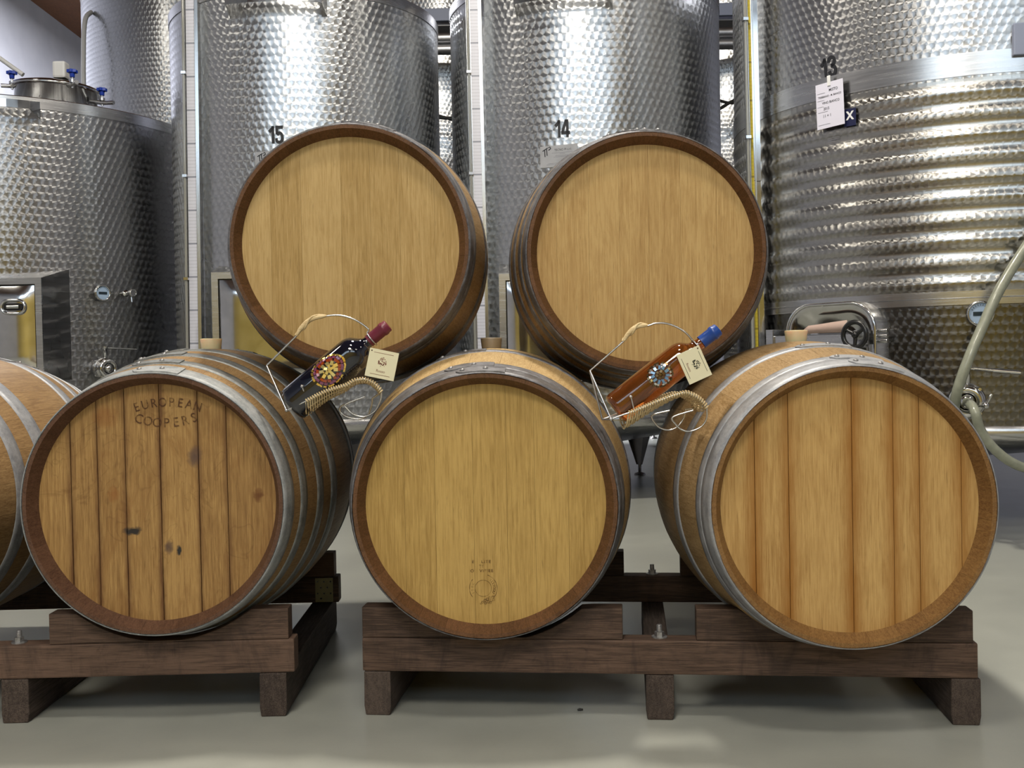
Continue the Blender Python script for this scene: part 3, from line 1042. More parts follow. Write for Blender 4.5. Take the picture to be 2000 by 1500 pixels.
# numbers
def ribbon(mb, pts, w, L):
    P = [Vector((x, 0, z)) for x, z in pts]
    vs = []
    for i, p in enumerate(P):
        d0 = (P[i] - P[i - 1]).normalized() if i else None
        d1 = (P[i + 1] - P[i]).normalized() if i < len(P) - 1 else None
        d = ((d0 or d1) + (d1 or d0)).normalized()
        n = Vector((-d.z, 0, d.x))
        k = 1.0
        if d0 and d1:
            k = 1 / max(0.5, d.dot(d1))
        vs += [p - n * w / 2 * k, p + n * w / 2 * k]
    mb.add(vs, [(2 * i, 2 * i + 2, 2 * i + 3, 2 * i + 1) for i in range(len(P) - 1)], 0, False, L)
def cr2(pts): return [(p.x, p.y) for p in catmull([Vector((x, z, 0)) for x, z in pts], 5)]
DIG = {
 '1': [[(0.385, 0.0), (0.385, 1.0)], [(0.42, 0.93), (0.12, 0.66)]],
 '4': [[(0.42, 0.0), (0.42, 1.0)], [(0.36, 0.98), (0.06, 0.26)], [(-0.01, 0.25), (0.60, 0.25)]],
 '5': [[(0.55, 0.92), (0.13, 0.92), (0.13, 0.52)], cr2([(0.13, 0.50), (0.3, 0.60), (0.45, 0.52), (0.49, 0.33), (0.44, 0.13), (0.29, 0.07), (0.14, 0.12), (0.09, 0.30)])],
 '3': [cr2([(0.10, 0.72), (0.14, 0.88), (0.3, 0.93), (0.44, 0.86), (0.46, 0.72), (0.40, 0.58), (0.24, 0.53)]), cr2([(0.24, 0.53), (0.42, 0.47), (0.48, 0.32), (0.44, 0.13), (0.29, 0.07), (0.14, 0.12), (0.09, 0.30)])],
}
def number(T, s, px, py, h, rot=0.0):
    m = MB()
    L = T.fr(px, py, 0.003) @ Matrix.Rotation(rot, 4, 'Y') @ Matrix.Translation((-0.56 * h * 0.85, 0, -h / 2)) @ Matrix.Diagonal((h * 0.85, 1, h, 1))
    for i, ch in enumerate(s):
        for st in DIG[ch]:
            ribbon(m, [(x + 0.52 * i, z) for x, z in st], 0.18, L)
    m.build('number_sticker', M['ink'], T.e, label='black number %s' % s)
number(T15, '15', 538, 263, 0.094, 0)
number(T14, '14', 1097, 251, 0.094, R(-1))
number(T13, '13', 1617, 132, 0.093, R(-6))

# maker's plates
def makers_plate(T, px, py, w=0.21, h=0.115):
    L = T.fr(px, py, 0.004)
    m = MB(); m.box(0, w, -0.002, 0.004, -h, 0, 0, L)
    p = m.build('maker_plate', M['plate'], T.e)
    m = MB()
    text_mesh(m, 'TECNO PI s.r.l.', 0.017, L @ Matrix.Translation((w * 0.62, -0.0022, -0.026)), 0, 0.9)
    for i, (zz, ww) in enumerate(((0.04, 0.12), (0.046, 0.03), (0.056, 0.08), (0.062, 0.1), (0.095, 0.16), (0.101, 0.18))):
        m.box(w * 0.6 - ww / 2, w * 0.6 + ww / 2, -0.0026, -0.0022, -zz - 0.0012, -zz, 1, L)
    # slanting twin letter mark
    def q(x0, z0, x1, z1, t_):
        d = Vector((x1 - x0, 0, z1 - z0)).normalized(); nn = Vector((-d.z, 0, d.x)) * t_ / 2
        a, b = Vector((x0, -0.0026, z0)), Vector((x1, -0.0026, z1))
        m.add([a - nn, b - nn, b + nn, a + nn], [(0, 1, 2, 3)], 0, False, L)
    q(0.014, -0.026, 0.044, -0.010, 0.005)
    q(0.026, -0.022, 0.028, -0.058, 0.005); q(0.037, -0.016, 0.040, -0.052, 0.005)
    q(0.047, -0.010, 0.058, -0.005, 0.004); q(0.048, -0.024, 0.062, -0.014, 0.005); q(0.058, -0.006, 0.060, -0.014, 0.004)
    m.build('plate_print', [M['ink'], M['inkgrey']], p)
makers_plate(T14, 1055, 287)
makers_plate(T15, 498, 297)

# level gauges: white ruled channel, sight tube, dark shadow gap
def gauge(T, px0, px1, z0, z1, lean, rmat, wide, kind='w'):
    """upright gauge standing off the flank of the tank"""
    P, _n = T.surf((px0 + px1) / 2, 700, 0.07)
    sc = (P.y) / F
    W = Matrix.Translation((P.x, P.y, 0)) @ Matrix(((1, 0, -lean, 0), (0, 1, 0, 0), (0, 0, 1, 0), (0, 0, 0, 1))) @ Matrix.Translation((0, 0, 0))
    # lean about mid height
    W = Matrix.Translation((P.x + lean * 1.2, P.y, 0)) @ Matrix(((1, 0, -lean, 0), (0, 1, 0, 0), (0, 0, 1, 0), (0, 0, 0, 1)))
    hw = (px1 - px0) * sc / 2
    g = MB(); g.box(-hw, hw, 0, 0.006, z0, z1, 0, W)
    gs = g.build('gauge_scale', rmat, T.e)
    g = MB()
    if kind == 'w':
        g.box(hw, hw + 0.018, -0.006, 0.05, z0, z1, 0, W)
        g.box(-hw - 0.022, -hw, 0.004, 0.01, z0, z1, 0, W)
    else:
        g.box(-hw - 0.012, -hw, -0.004, 0.05, z0, z1, 0, W)
        g.box(hw, hw + 0.006, -0.004, 0.05, z0, z1, 0, W)
    g.build('gauge_channel', M['steel_z'], T.e)
    g = MB()
    tx = -hw - 0.012
    g.tube([W @ Vector((tx, -0.012, z0)), W @ Vector((tx, -0.012, z1))], 0.008, 10)
    g.build('sight_tube', NT('sight_glass').set(Base_Color=(0.25, 0.25, 0.23, 1), Roughness=0.08, Coat_Weight=1.0), T.e)
    zz = z0 + 0.15
    while zz < z1:
        g = MB(); g.box(tx - 0.012, tx + 0.012, -0.024, 0.01, zz, zz + 0.014, 0, W); g.build('tube_clip', M['polish'], T.e)
        zz += 0.56
    # bracket to the shell
    for zz in (z0 + 0.3, (z0 + z1) / 2, z1 - 0.2):
        g = MB(); g.box(-0.01, 0.01, 0.006, 0.12, zz, zz + 0.03, 0, W); g.build('gauge_bracket', M['steel'], T.e)
gauge(T15, 373, 390, 0.55, 3.0, -0.012, M['ruler'], 0.02)
gauge(T14, 933, 949, 0.55, 3.0, 0.004, M['ruler'], 0.02)
gauge(T13, 1474, 1482, 0.55, 3.15, 0.009, M['ruler_y'], 0.02, 'y')
# polished cable duct beside the yellow gauge on tank 13
P, _n = T13.surf(1487, 700, 0.05)
W = Matrix.Translation((P.x + 0.011, P.y, 0)) @ Matrix(((1, 0, -0.009, 0), (0, 1, 0, 0), (0, 0, 1, 0), (0, 0, 0, 1)))
m = MB(); m.box(-0.017, 0.017, 0, 0.06, 0.55, 1.62, 0, W); m.box(-0.018, 0.018, -0.002, 0.06, 1.62, 3.15, 0, W)
m.build('cable_duct', M['polish'], T13.e, 0.003)

# handle rails below the rims
def rail(T, az0, az1, z, h=0.05, off=0.11):
    m = MB()
    n = 16; r = T.r + off
    C = Matrix.Translation((T.x, T.y, 0))
    vs = []; fs = []
    for i in range(n + 1):
        a = az0 + (az1 - az0) * i / n
        for (rr2, zz) in ((r, z), (r + 0.006, z), (r + 0.006, z + h), (r, z + h)):
            vs.append((rr2 * sin(a), -rr2 * cos(a), zz))
    for i in range(n):
        for k in range(4):
            k2 = (k + 1) % 4
            fs.append((4 * i + k, 4 * i + k2, 4 * i + 4 + k2, 4 * i + 4 + k))
    m.add(vs, fs, 0, False, C)
    for a, s in ((az0, -1), (az1, 1)):
        a2 = a + s * 0.05
        p = [(r * sin(a), -r * cos(a)), (T.r * sin(a2), -T.r * cos(a2))]
        vs = [(p[0][0], p[0][1], z), (p[0][0], p[0][1], z + h), (p[1][0], p[1][1], z + h * 1.6), (p[1][0], p[1][1], z - h * 0.6)]
        off_ = 0.006
        vs += [(x + off_ * cos(a), y + off_ * sin(a), zz) for x, y, zz in vs]
        m.add(vs, [(0, 1, 2, 3), (7, 6, 5, 4), (0, 4, 5, 1), (1, 5, 6, 2), (2, 6, 7, 3), (3, 7, 4, 0)], 0, False, C)
    m.build('handle_rail', M['polish'], T.e)
def az_at(T, px, py):
    p, n = T.surf(px, py); return atan2(n.x, -n.y), p.z
a0, z0_ = az_at(T15, 462, 22); a1, _ = az_at(T15, 622, 10); rail(T15, a0, a1, z0_ - 0.0, 0.06)
a0, z0_ = az_at(T14, 1022, 20); a1, _ = az_at(T14, 1180, 5); rail(T14, a0, a1, z0_ + 0.0, 0.06)
a0 = -0.1; a1, z1_ = az_at(T0, 52, 214); rail(T0, -0.1, a1, z1_ - 0.02, 0.045)

# blue knobbed manway on top of tank 0
cx_, cy_ = at(111, 200, 6.75).x, 6.75
zt_ = at(111, 150, 6.5).z
TC = Matrix.Translation((cx_, cy_, zt_)) @ Matrix.Rotation(R(2.5), 4, 'Y') @ Matrix.Translation((0, 0, -zt_))
m = MB(); m.lathe([(0.245, zt_ - 0.36), (0.245, zt_ - 0.03), (0.255, zt_ - 0.028)], 56, 0, TC, cap=False)
m.build('manway_collar', M['steel_z'], T0.e)
m = MB(); m.lathe([(0.25, zt_ - 0.03), (0.268, zt_ - 0.03), (0.27, zt_ - 0.018), (0.262, zt_ - 0.006), (0.2, zt_ + 0.012), (0.001, zt_ + 0.02)], 56, 0, TC, cap=False)
lid = m.build('manway_lid', M['polish'], T0.e)
m = MB(); q = at(120, 160, 6.6); m.box(-0.04, 0.04, -0.04, 0.04, 0, 0.105, 0, Matrix.Translation((q.x, q.y, zt_ + 0.012))); m.build('breather_cap', M['white'], T0.e, 0.015)
for (px, py, dd) in ((23, 143, 6.6), (141, 140, 6.44), (199, 176, 6.66)):
    q = at(px, py, dd)
    K = Matrix.Translation((q.x, q.y, q.z))
    m = MB()
    st = [(0.0, 0.0)]
    m.lathe([(0.014, -0.035), (0.016, -0.012), (0.02, -0.008)], 12, 0, K)
    m.prism([((0.033 if i % 2 else 0.024) * cos(2 * pi * i / 12), (0.033 if i % 2 else 0.024) * sin(2 * pi * i / 12)) for i in range(12)], -0.008, 0.012, 0, K)
    m.build('clamp_knob', M['blue'], T0.e, 0.003)
    m = MB()
    m.tube([K @ Vector((0, 0, -0.035)), K @ Vector((0, 0, -0.1))], 0.007, 8)
    dirx = (cx_ - q.x); diry = (cy_ - q.y)
    m.tube([K @ Vector((-dirx * 0.25, -diry * 0.25, -0.085)), K @ Vector((0, 0, -0.08)), K @ Vector((dirx * 0.25, diry * 0.25, -0.062))], 0.013, 8)
    m.lathe([(0.018, -0.066), (0.018, -0.05)], 12, 0, K)
    m.build('clamp_bolt', M['steel'], T0.e)
m = MB()
m.tube([at(-20, 100, 6.9), at(45, 146, 6.9)], 0.016, 6)
m.build('lid_arm', M['white'], T0.e)

# insulated door housings (rectangular) on tanks 0, 15, 14
def dome_panel(mb, x0, x1, z0, z1, y, depth, M_, m=0):
    """pressed door panel bulging towards -Y"""
    n = 14
    vs = []; fs = []
    for i in range(n + 1):
        for j in range(n + 1):
            u, v = i / n, j / n
            e = min(u, 1 - u) * (x1 - x0); g = min(v, 1 - v) * (z1 - z0)
            k = min(1, e / 0.07) ; l_ = min(1, g / 0.07)
            b = depth * sin(k * pi / 2) * sin(l_ * pi / 2)
            bow = 0.004 * sin(pi * u) 
            vs.append((x0 + (x1 - x0) * u, y - b - bow * k * l_, z0 + (z1 - z0) * v))
    for i in range(n):
        for j in range(n):
            a = i * (n + 1) + j
            fs.append((a, a + n + 1, a + n + 2, a + 1))
    mb.add(vs, fs, m, True, M_)

def door_box(T, px_l, px_r, py_top, py_bot, azc, protr, handle=None, depth_at=None):
    # plane facing the camera side, tangent to the shell at azimuth azc
    n = Vector((sin(azc), -cos(azc), 0))
    d0 = T.r + protr
    def hit(px, py, d_=d0):
        d = ray(px, py)
        base = Vector((T.x, T.y, 0)) + n * d_
        k = (base - CAM).dot(n) / d.dot(n)
        return CAM + d * k
    Pl, Pr = hit(px_l, py_top), hit(px_r, py_top)
    Pb = hit((px_l + px_r) / 2, py_bot)
    L = frame((Vector((T.x, T.y, 0)) + n * d0), n)
    Li = L.inverted()
    xl, xr, zt2, zb2 = (Li @ Pl).x, (Li @ Pr).x, (Li @ Pl).z, (Li @ Pb).z
    dep = protr + T.r * 0.24
    m = MB()
    fr_ = 0.035
    # frame front (four bars), sides, sloping top
    m.box(xl, xl + fr_, 0, 0.012, zb2, zt2, 0, L); m.box(xr - fr_, xr, 0, 0.012, zb2, zt2, 0, L)
    m.box(xl + fr_, xr - fr_, 0, 0.012, zt2 - fr_, zt2, 0, L); m.box(xl + fr_, xr - fr_, 0, 0.012, zb2, zb2 + fr_, 0, L)
    fo = m.build('door_frame', M['steel'], T.e)
    m = MB()
    for xx in (xl, xr - 0.005):
        m.add([(xx, 0.012, zb2), (xx, dep, zb2), (xx, dep, zt2 + 0.08), (xx, 0.012, zt2), (xx + 0.005, 0.012, zb2), (xx + 0.005, dep, zb2), (xx + 0.005, dep, zt2 + 0.08), (xx + 0.005, 0.012, zt2)],
              [(0, 3, 2, 1), (4, 5, 6, 7), (0, 4, 7, 3), (3, 7, 6, 2)], 0, False, L)
    m.add([(xl, 0.0, zt2), (xr, 0.0, zt2), (xr, dep, zt2 + 0.08), (xl, dep, zt2 + 0.08)], [(0, 1, 2, 3)], 0, False, L)
    m.build('door_housing', jewB, T.e)
    m = MB()
    m.box(xl + fr_, xr - fr_, 0.014, 0.016, zb2 + fr_, zt2 - fr_, 1, L)
    dome_panel(m, xl + fr_ + 0.007, xr - fr_ - 0.007, zb2 + fr_ + 0.007, zt2 - fr_ - 0.007, 0.008, 0.02, L)
    do = m.build('door', [M['polish'], M['black']], T.e)
    if handle:
        hp = Li @ hit(handle[0], handle[1])
        m = MB()
        def stad(w, h, k=10):
            pts = []
            for i in range(k + 1):
                a = -pi / 2 + pi * i / k; pts.append((w / 2 - h / 2 + h / 2 * cos(a), h / 2 * sin(a)))
            for i in range(k + 1):
                a = pi / 2 + pi * i / k; pts.append((-w / 2 + h / 2 + h / 2 * cos(a), h / 2 * sin(a)))
            return pts
        HM = L @ Matrix.Translation((hp.x, -0.028, hp.z)) @ Matrix(((1, 0, 0, 0), (0, 0, 1, 0), (0, 1, 0, 0), (0, 0, 0, 1)))
        m.tube([HM @ Vector((x, y, 0)) for x, y in stad(0.13, 0.072)], 0.008, 8, 0, None, True)
        m.prism(stad(0.105, 0.04), 0.0, 0.004, 1, HM)
        m.tube([HM @ Vector((-0.03, 0, -0.004)), HM @ Vector((0.035, 0, -0.004))], 0.011, 8, 0)
        m.build('door_handle', [M['polish'], M['black']], do)
door_box(T0, -75, 80, 545, 745, 0.0, 0.06, (30, 600))
door_box(T15, 412, 640, 532, 760, 0.0, 0.07)
door_box(T14, 974, 1210, 535, 760, 0.0, 0.07)

# thermometers, sampling cocks, valves
def thermometer(T, px, py, r):
    L = T.fr(px, py) @ Matrix.Rotation(pi / 2, 4, 'X')   # Z now points outwards
    m = MB()
    m.lathe([(0.012, -0.02), (0.012, 0.02), (r, 0.022), (r * 1.02, 0.035), (r, 0.05), (r * 0.86, 0.05), (r * 0.84, 0.044)], 32, 0, L, cap=False)
    o_ = m.build('thermometer', M['polish'], T.e)
    m = MB()
    m.lathe([(r * 0.86, 0.044), (0.001, 0.044)], 32, 0, L, cap=False)
    m.box(-r * 0.55, r * 0.55, -r * 0.18, r * 0.14, 0.0445, 0.0455, 1, L)
    for k in range(9):
        a = pi * (0.15 + 0.7 * k / 8)
        m.box(-0.001, 0.001, r * 0.62, r * 0.74, 0.0445, 0.0452, 1, L @ Matrix.Rotation(a - pi / 2, 4, 'Z'))
    m.build('dial', [M['dial'], M['screen']], o_)
thermometer(T0, 194, 573, 0.047)
thermometer(T13, 1913, 613, 0.052)

def cock(T, px, py, s=1.0):
    L = T.fr(px, py) @ Matrix.Rotation(pi / 2, 4, 'X') @ Matrix.Scale(s, 4)
    m = MB()
    m.lathe([(0.014, -0.01), (0.014, 0.03), (0.02, 0.03), (0.02, 0.045), (0.012, 0.045), (0.012, 0.085)], 16, 0, L)
    m.ball((0, 0, 0.095), 0.02, 0, 12, L)
    m.tube([L @ Vector((0, -0.01, 0.095)), L @ Vector((0, -0.055, 0.1))], 0.007 * s, 8)
    m.lathe([(0.024, 0.108), (0.026, 0.115), (0.018, 0.122), (0.017, 0.116)], 16, 0, L)
    m.build('sampling_cock', M['polish'], T.e)
cock(T0, 238, 574)

def valve(T, px, py, s, lever):
    L = T.fr(px, py) @ Matrix.Rotation(pi / 2, 4, 'X') @ Matrix.Scale(s, 4)
    m = MB()
    m.lathe([(0.03, -0.02), (0.03, 0.03), (0.052, 0.03), (0.056, 0.036), (0.052, 0.044), (0.045, 0.046), (0.062, 0.056), (0.066, 0.07), (0.066, 0.095), (0.06, 0.108),
             (0.045, 0.115), (0.056, 0.12), (0.058, 0.127), (0.054, 0.134), (0.042, 0.137), (0.034, 0.134), (0.03, 0.126)], 36, 0, L, cap=False)
    m.ball((0, 0, 0.118), 0.029, 0, 16, L)
    for k in range(4):
        a = pi / 4 + k * pi / 2
        m.lathe([(0.006, 0.05), (0.006, 0.115)], 8, 0, L @ Matrix.Translation((0.062 * cos(a), 0.062 * sin(a), 0)))
    v = m.build('outlet_valve', M['polish'], T.e)
    m = MB()
    m.lathe([(0.013, 0.06), (0.013, 0.115), (0.017, 0.116), (0.017, 0.13)], 14, 0, L @ Matrix.Translation((0, 0, 0.083)) @ Matrix.Rotation(-pi / 2, 4, 'X'))
    base = L @ Vector((0, 0.122, 0.083))
    tip = L @ Vector((lever[0], 0.122 + lever[1], 0.083))
    mid_ = base.lerp(tip, 0.5)
    m.tube([base, mid_], 0.0055 * s, 8); m.tube([mid_, tip], 0.0075 * s, 8)
    m.build('lever', M['polish'], v)
    return L
valve(T0, 193, 720, 1.0, (0.20, -0.01))
VL = valve(T13, 1886, 782, 1.12, (0.18, -0.02))

# manhole of tank 13
pM, nM = T13.surf(1638, 655)
LM = frame(pM, nM)
def stadium(w, h, r, k=8):
    pts = []
    for (cx2, cy2, a0_) in ((w / 2 - r, h / 2 - r, 0), (-w / 2 + r, h / 2 - r, pi / 2), (-w / 2 + r, -h / 2 + r, pi), (w / 2 - r, -h / 2 + r, 1.5 * pi)):
        for i in range(k + 1):
            a = a0_ + pi / 2 * i / k
            pts.append((cx2 + r * cos(a), cy2 + r * sin(a)))
    return pts
XZ = Matrix(((1, 0, 0, 0), (0, 0, 1, 0), (0, 1, 0, 0), (0, 0, 0, 1)))
def loft(mb, secs, Mx, m=0, cap=False, smooth=True):
    n = len(secs[0][0])
    vs = []
    for pts, y in secs:
        vs += [(x, y, z) for x, z in pts]
    fs = []
    for j in range(len(secs) - 1):
        for i in range(n):
            i2 = (i + 1) % n
            fs.append((j * n + i, (j + 1) * n + i, (j + 1) * n + i2, j * n + i2))
    mb.add(vs, fs, m, smooth, Mx)
    if cap:
        mb.add([(x, secs[-1][1], z) for x, z in secs[-1][0]], [tuple(range(n))], m, False, Mx)
W_, H_ = 0.44, 0.35
DZ = -0.035
LMo = LM @ Matrix.Translation((0, 0, DZ))
m = MB()
loft(m, [(stadium(W_ + 0.03, H_ + 0.03, 0.13), 0.10), (stadium(W_, H_, 0.125), -0.06), (stadium(W_ - 0.015, H_ - 0.015, 0.12), -0.068)], LMo)
m.build('manhole_collar', M['steel'], T13.e)
m = MB()
m.tube([LMo @ Vector((x, -0.072, z)) for x, z in stadium(W_ - 0.005, H_ - 0.005, 0.12)], 0.008, 8, 0, None, True)
loft(m, [(stadium(W_ - 0.02, H_ - 0.02, 0.115), -0.07), (stadium(W_ - 0.07, H_ - 0.07, 0.10), -0.066), (stadium(W_ - 0.10, H_ - 0.10, 0.09), -0.05), (stadium(W_ - 0.2, H_ - 0.2, 0.05), -0.04)], LMo, 0, True)
md = m.build('manhole_door', M['polish'], T13.e)
m = MB()
m.box(-0.30, 0.2, -0.10, -0.085, -0.035, 0.015, 0, LM @ Matrix.Translation((0, 0, -0.01)))
m.box(-0.31, -0.27, -0.11, 0.05, -0.05, 0.045, 0, LM @ Matrix.Translation((0, 0, -0.01)))
m.lathe([(0.02, -0.02), (0.02, 0.06)], 14, 0, LM @ Matrix.Translation((0.178, -0.10, -0.004)) @ Matrix.Rotation(pi / 2, 4, 'X'))
for k in (-0.022, 0.0, 0.022):
    m.lathe([(0.01, -0.03), (0.01, 0.03)], 10, 0, LM @ Matrix.Translation((0.235, -0.05, k - 0.01)) @ Matrix.Rotation(pi / 2, 4, 'Y'))
m.build('clamp_bar', M['steel'], T13.e, 0.003)
m = MB()
HW = LM @ Matrix.Translation((0.178, -0.165, -0.004))
m.tube([HW @ Vector((0.054 * cos(2 * pi * i / 32), 0, 0.054 * sin(2 * pi * i / 32))) for i in range(32)], 0.0105, 10, 0, None, True)
for k in range(3):
    a = pi / 2 + k * 2 * pi / 3 + pi / 3
    m.tube([HW @ Vector((0, 0.008, 0)), HW @ Vector((0.05 * cos(a), 0, 0.05 * sin(a)))], [0.011, 0.007], 8)
m.ball((0, 0.004, 0), 0.016, 0, 12, HW)
m.build('handwheel', M['black'], T13.e)

# papers tucked behind the clamp bar: separate things
def sheet(name, mat, pts, W2, label, cat, curl=0.004):
    m = MB()
    n = 8
    vs = []
    (x0, z0a), (x1, z1a), (x2, z2a), (x3, z3a) = pts
    for i in range(n + 1):
        u = i / n
        lo = (x0 + (x1 - x0) * u, z0a + (z1a - z0a) * u); hi = (x3 + (x2 - x3) * u, z3a + (z2a - z3a) * u)
        for (x, z) in (lo, hi):
            y = curl * sin(u * 7)
            vs.append((x, y, z)); vs.append((x, y + 0.0008, z))
    fs = []
    for i in range(n):
        a = 4 * i
        fs += [(a, a + 4, a + 6, a + 2), (a + 1, a + 3, a + 7, a + 5), (a, a + 1, a + 5, a + 4), (a + 2, a + 6, a + 7, a + 3)]
    fs += [(0, 2, 3, 1), (4 * n, 4 * n + 1, 4 * n + 3, 4 * n + 2)]
    m.add(vs, fs, 0, True, W2)
    o_ = m.build(name, mat)
    return tag(o_, label, cat)
sheet('paper_sheet', M['paperpink'], [(-0.13, 0.010), (0.12, 0.010), (0.11, 0.062), (-0.08, 0.045)], LM @ Matrix.Translation((0, -0.115, 0)), 'crumpled pinkish brown paper lying on the manhole clamp bar of tank 13', 'paper')
sheet('cream_sheet', M['paperyellow'], [(-0.13, -0.14), (0.05, -0.14), (0.075, -0.055), (-0.13, -0.05)], LM @ Matrix.Translation((0, -0.082, 0)), 'cream paper hanging under the manhole clamp bar of tank 13', 'paper', 0.002)

# label card, sticker and faded sticker on tank 13
L = T13.fr(1620, 205, 0.03)
p00, p10, p11, p01 = [L.inverted() @ at(px, py, (L @ Vector((0, 0, 0))).y) for px, py in ((1591, 259), (1648, 243), (1648, 153), (1590, 170))]
LC = T13.fr(1619, 160, 0.035) @ Matrix.Rotation(R(-2), 4, 'Y')
cw, chh = 0.138, 0.20
card = thing('hanging_card', 'white handwritten batch card clipped below the number 13', 'card', LC @ Vector((0, 0, -chh)))
m = MB(); m.box(-cw / 2, cw / 2, 0, 0.0012, -chh, 0, 0, LC); m.build('card_sheet', M['paper'], card)
m = MB(); m.box(-0.008, 0.008, -0.003, 0.004, -0.018, 0.028, 0, LC); m.build('card_clip', M['white'], card, 0.002)
m = MB()
def tx(s, x, z, size, mi=0, sx=0.9, rot=0):
    text_mesh(m, s, size, LC @ Matrix.Translation((x, -0.0006, z)) @ Matrix.Rotation(R(rot), 4, 'Y'), mi, sx, 0.0001)
tx('MISTO', 0.02, -0.036, 0.017); tx('TREBBIANO - M. BIANCO', 0.0, -0.060, 0.0115, 0, 0.9)
tx('VINO BIANCO', 0.005, -0.088, 0.015); tx('2015', -0.018, -0.114, 0.0165); tx('11 + 1', -0.016, -0.146, 0.018)
m.build('handwriting', M['ink'], card)
m = MB()
for zz, ww in ((0.042, 0.04), (0.074, 0.035), (0.102, 0.03), (0.126, 0.05), (0.182, 0.06)):
    m.box(-0.062, -0.062 + ww, -0.0008, -0.0004, -zz - 0.001, -zz, 0, LC)
m.build('printed_lines', M['inkgrey'], card)
LS = T13.fr(1660, 229, 0.02)
m = MB(); m.box(-0.028, 0.028, 0, 0.001, -0.038, 0.038, 0, LS); st_ = m.build('blue_sticker', M['navy'], T13.e)
m = MB(); text_mesh(m, 'X', 0.05, LS @ Matrix.Translation((0, -0.0006, 0.006)), 0, 0.9, 0.002); m.build('sticker_letter', M['white'], st_)
LS = T13.fr(1628, 282, 0.017)
m = MB()
for k in range(6):
    m.box(-0.03, 0.03 - 0.01 * (k % 3), 0, 0.0005, 0.03 - k * 0.009, 0.0315 - k * 0.009, 0, LS)
m.build('faded_sticker', M['inkgrey'], T13.e)
# bracket at the far right edge
LS = T13.fr(1996, 75, 0.03)
m = MB(); m.box(-0.03, 0.08, 0, 0.03, -0.065, 0.065, 0, LS); m.build('shell_bracket', M['catwalk'], T13.e, 0.004)

# hoses on tank 13
pv = VL @ Vector((0, 0, 0.14))
hp = catmull([at(2040, 430, 4.25), at(1992, 500, 4.25), at(1950, 570, 4.22), at(1918, 640, 4.2), at(1890, 705, 4.18), at(1868, 770, 4.2), at(1862, 815, 4.3)], 8)
m = MB(); m.tube(hp, 0.0205, 12); tag(m.build('plastic_hose', M['hose']), 'thick grey green hose sweeping down past the thermometer of tank 13', 'hose')
hp = catmull([pv, at(1903, 800, 4.1), at(1915, 840, 4.1), at(1945, 880, 4.1), at(1990, 910, 4.12), at(2060, 930, 4.2), at(2150, 1000, 4.25)], 8)
m = MB(); m.tube(hp, 0.019, 12); tag(m.build('plastic_hose', M['hose']), 'thick grey green hose drooping right from the valve of tank 13', 'hose')
# clamp wings on the valve
m = MB()
wv = at(1925, 792, 4.1)
m.tube([at(1905, 795, 4.15), wv, at(1937, 770, 4.1)], 0.006, 8); m.ball(wv, 0.014)
m.build('wing_clamp', M['polish'], T13.e)

# pipe down the tall left tank
m = MB()
hp = catmull([at(178, 24, 9.3), at(168, 34, 9.2), at(164, 60, 9.15), at(163, 110, 9.1), at(163, 150, 9.1), at(164, 200, 9.1)], 8)
m.tube(hp, 0.02, 10); m.build('vent_pipe', M['white'], T16.e)

# catwalk beams and pipes behind the front tanks
cwk = thing('catwalk', 'pale grey catwalk beam crossing behind tanks 15 and 14', 'catwalk', (0.3, 8.1, 0))
zc = at(865, 29, 8.1).z
m = MB(); m.box(-1.2, 2.3, 8.08, 8.12, zc - 0.05, zc + 0.045, 0); m.build('edge_beam', M['catwalk'], cwk, 0.004)
m = MB(); m.box(-1.2, 2.3, 8.14, 8.7, zc - 0.07, zc - 0.04, 0); m.build('deck', M['darksteel'], cwk)
m = MB()
for xx in (-1.1, 2.2):
    m.box(xx - 0.03, xx + 0.03, 8.2, 8.26, 0, zc - 0.07)
m.build('post', M['darksteel'], cwk)
prk = thing('pipe_run', 'pair of level steel pipes on a post behind the two middle tanks', 'pipes', (0.45, 7.6, 0))
for py_ in (75, 97):
    q = at(870, py_, 7.6)
    m = MB(); m.tube([(-1.0, 7.6, q.z), (2.1, 7.6, q.z)], 0.037, 16); m.build('pipe', M['pipe'], prk)
m = MB(); m.tube([(0.6, 7.66, 0), (0.6, 7.66, at(870, 40, 7.7).z)], 0.02, 8); m.build('post', M['pipe'], prk)
for (x0_, y0_, x1_, y1_, ln) in ((863, 222, 884, 240, 'thin black cable crossing the gap between the two middle tanks'), (1409, 212, 1440, 190, 'thin black cable drooping in the dark gap beside the yellow gauge')):
    m = MB()
    a_, b_ = at(x0_ - 30, y0_ + (4 if x0_ < 1000 else 18), 8.6), at(x1_ + 30, y1_ - (14 if x0_ < 1000 else 12), 8.6)
    mid_ = at((x0_ + x1_) / 2, (y0_ + y1_) / 2, 8.6)
    m.tube(catmull([a_, mid_, b_], 8), 0.013, 8)
    a2 = mid_ + Vector((-0.2, 0, 0.07)); m.tube(catmull([a2, mid_ + Vector((0, 0, 0.0)), b_ + Vector((0, 0, -0.06))], 8), 0.012, 8)
    tag(m.build('cable', M['rubber']), ln, 'cable')

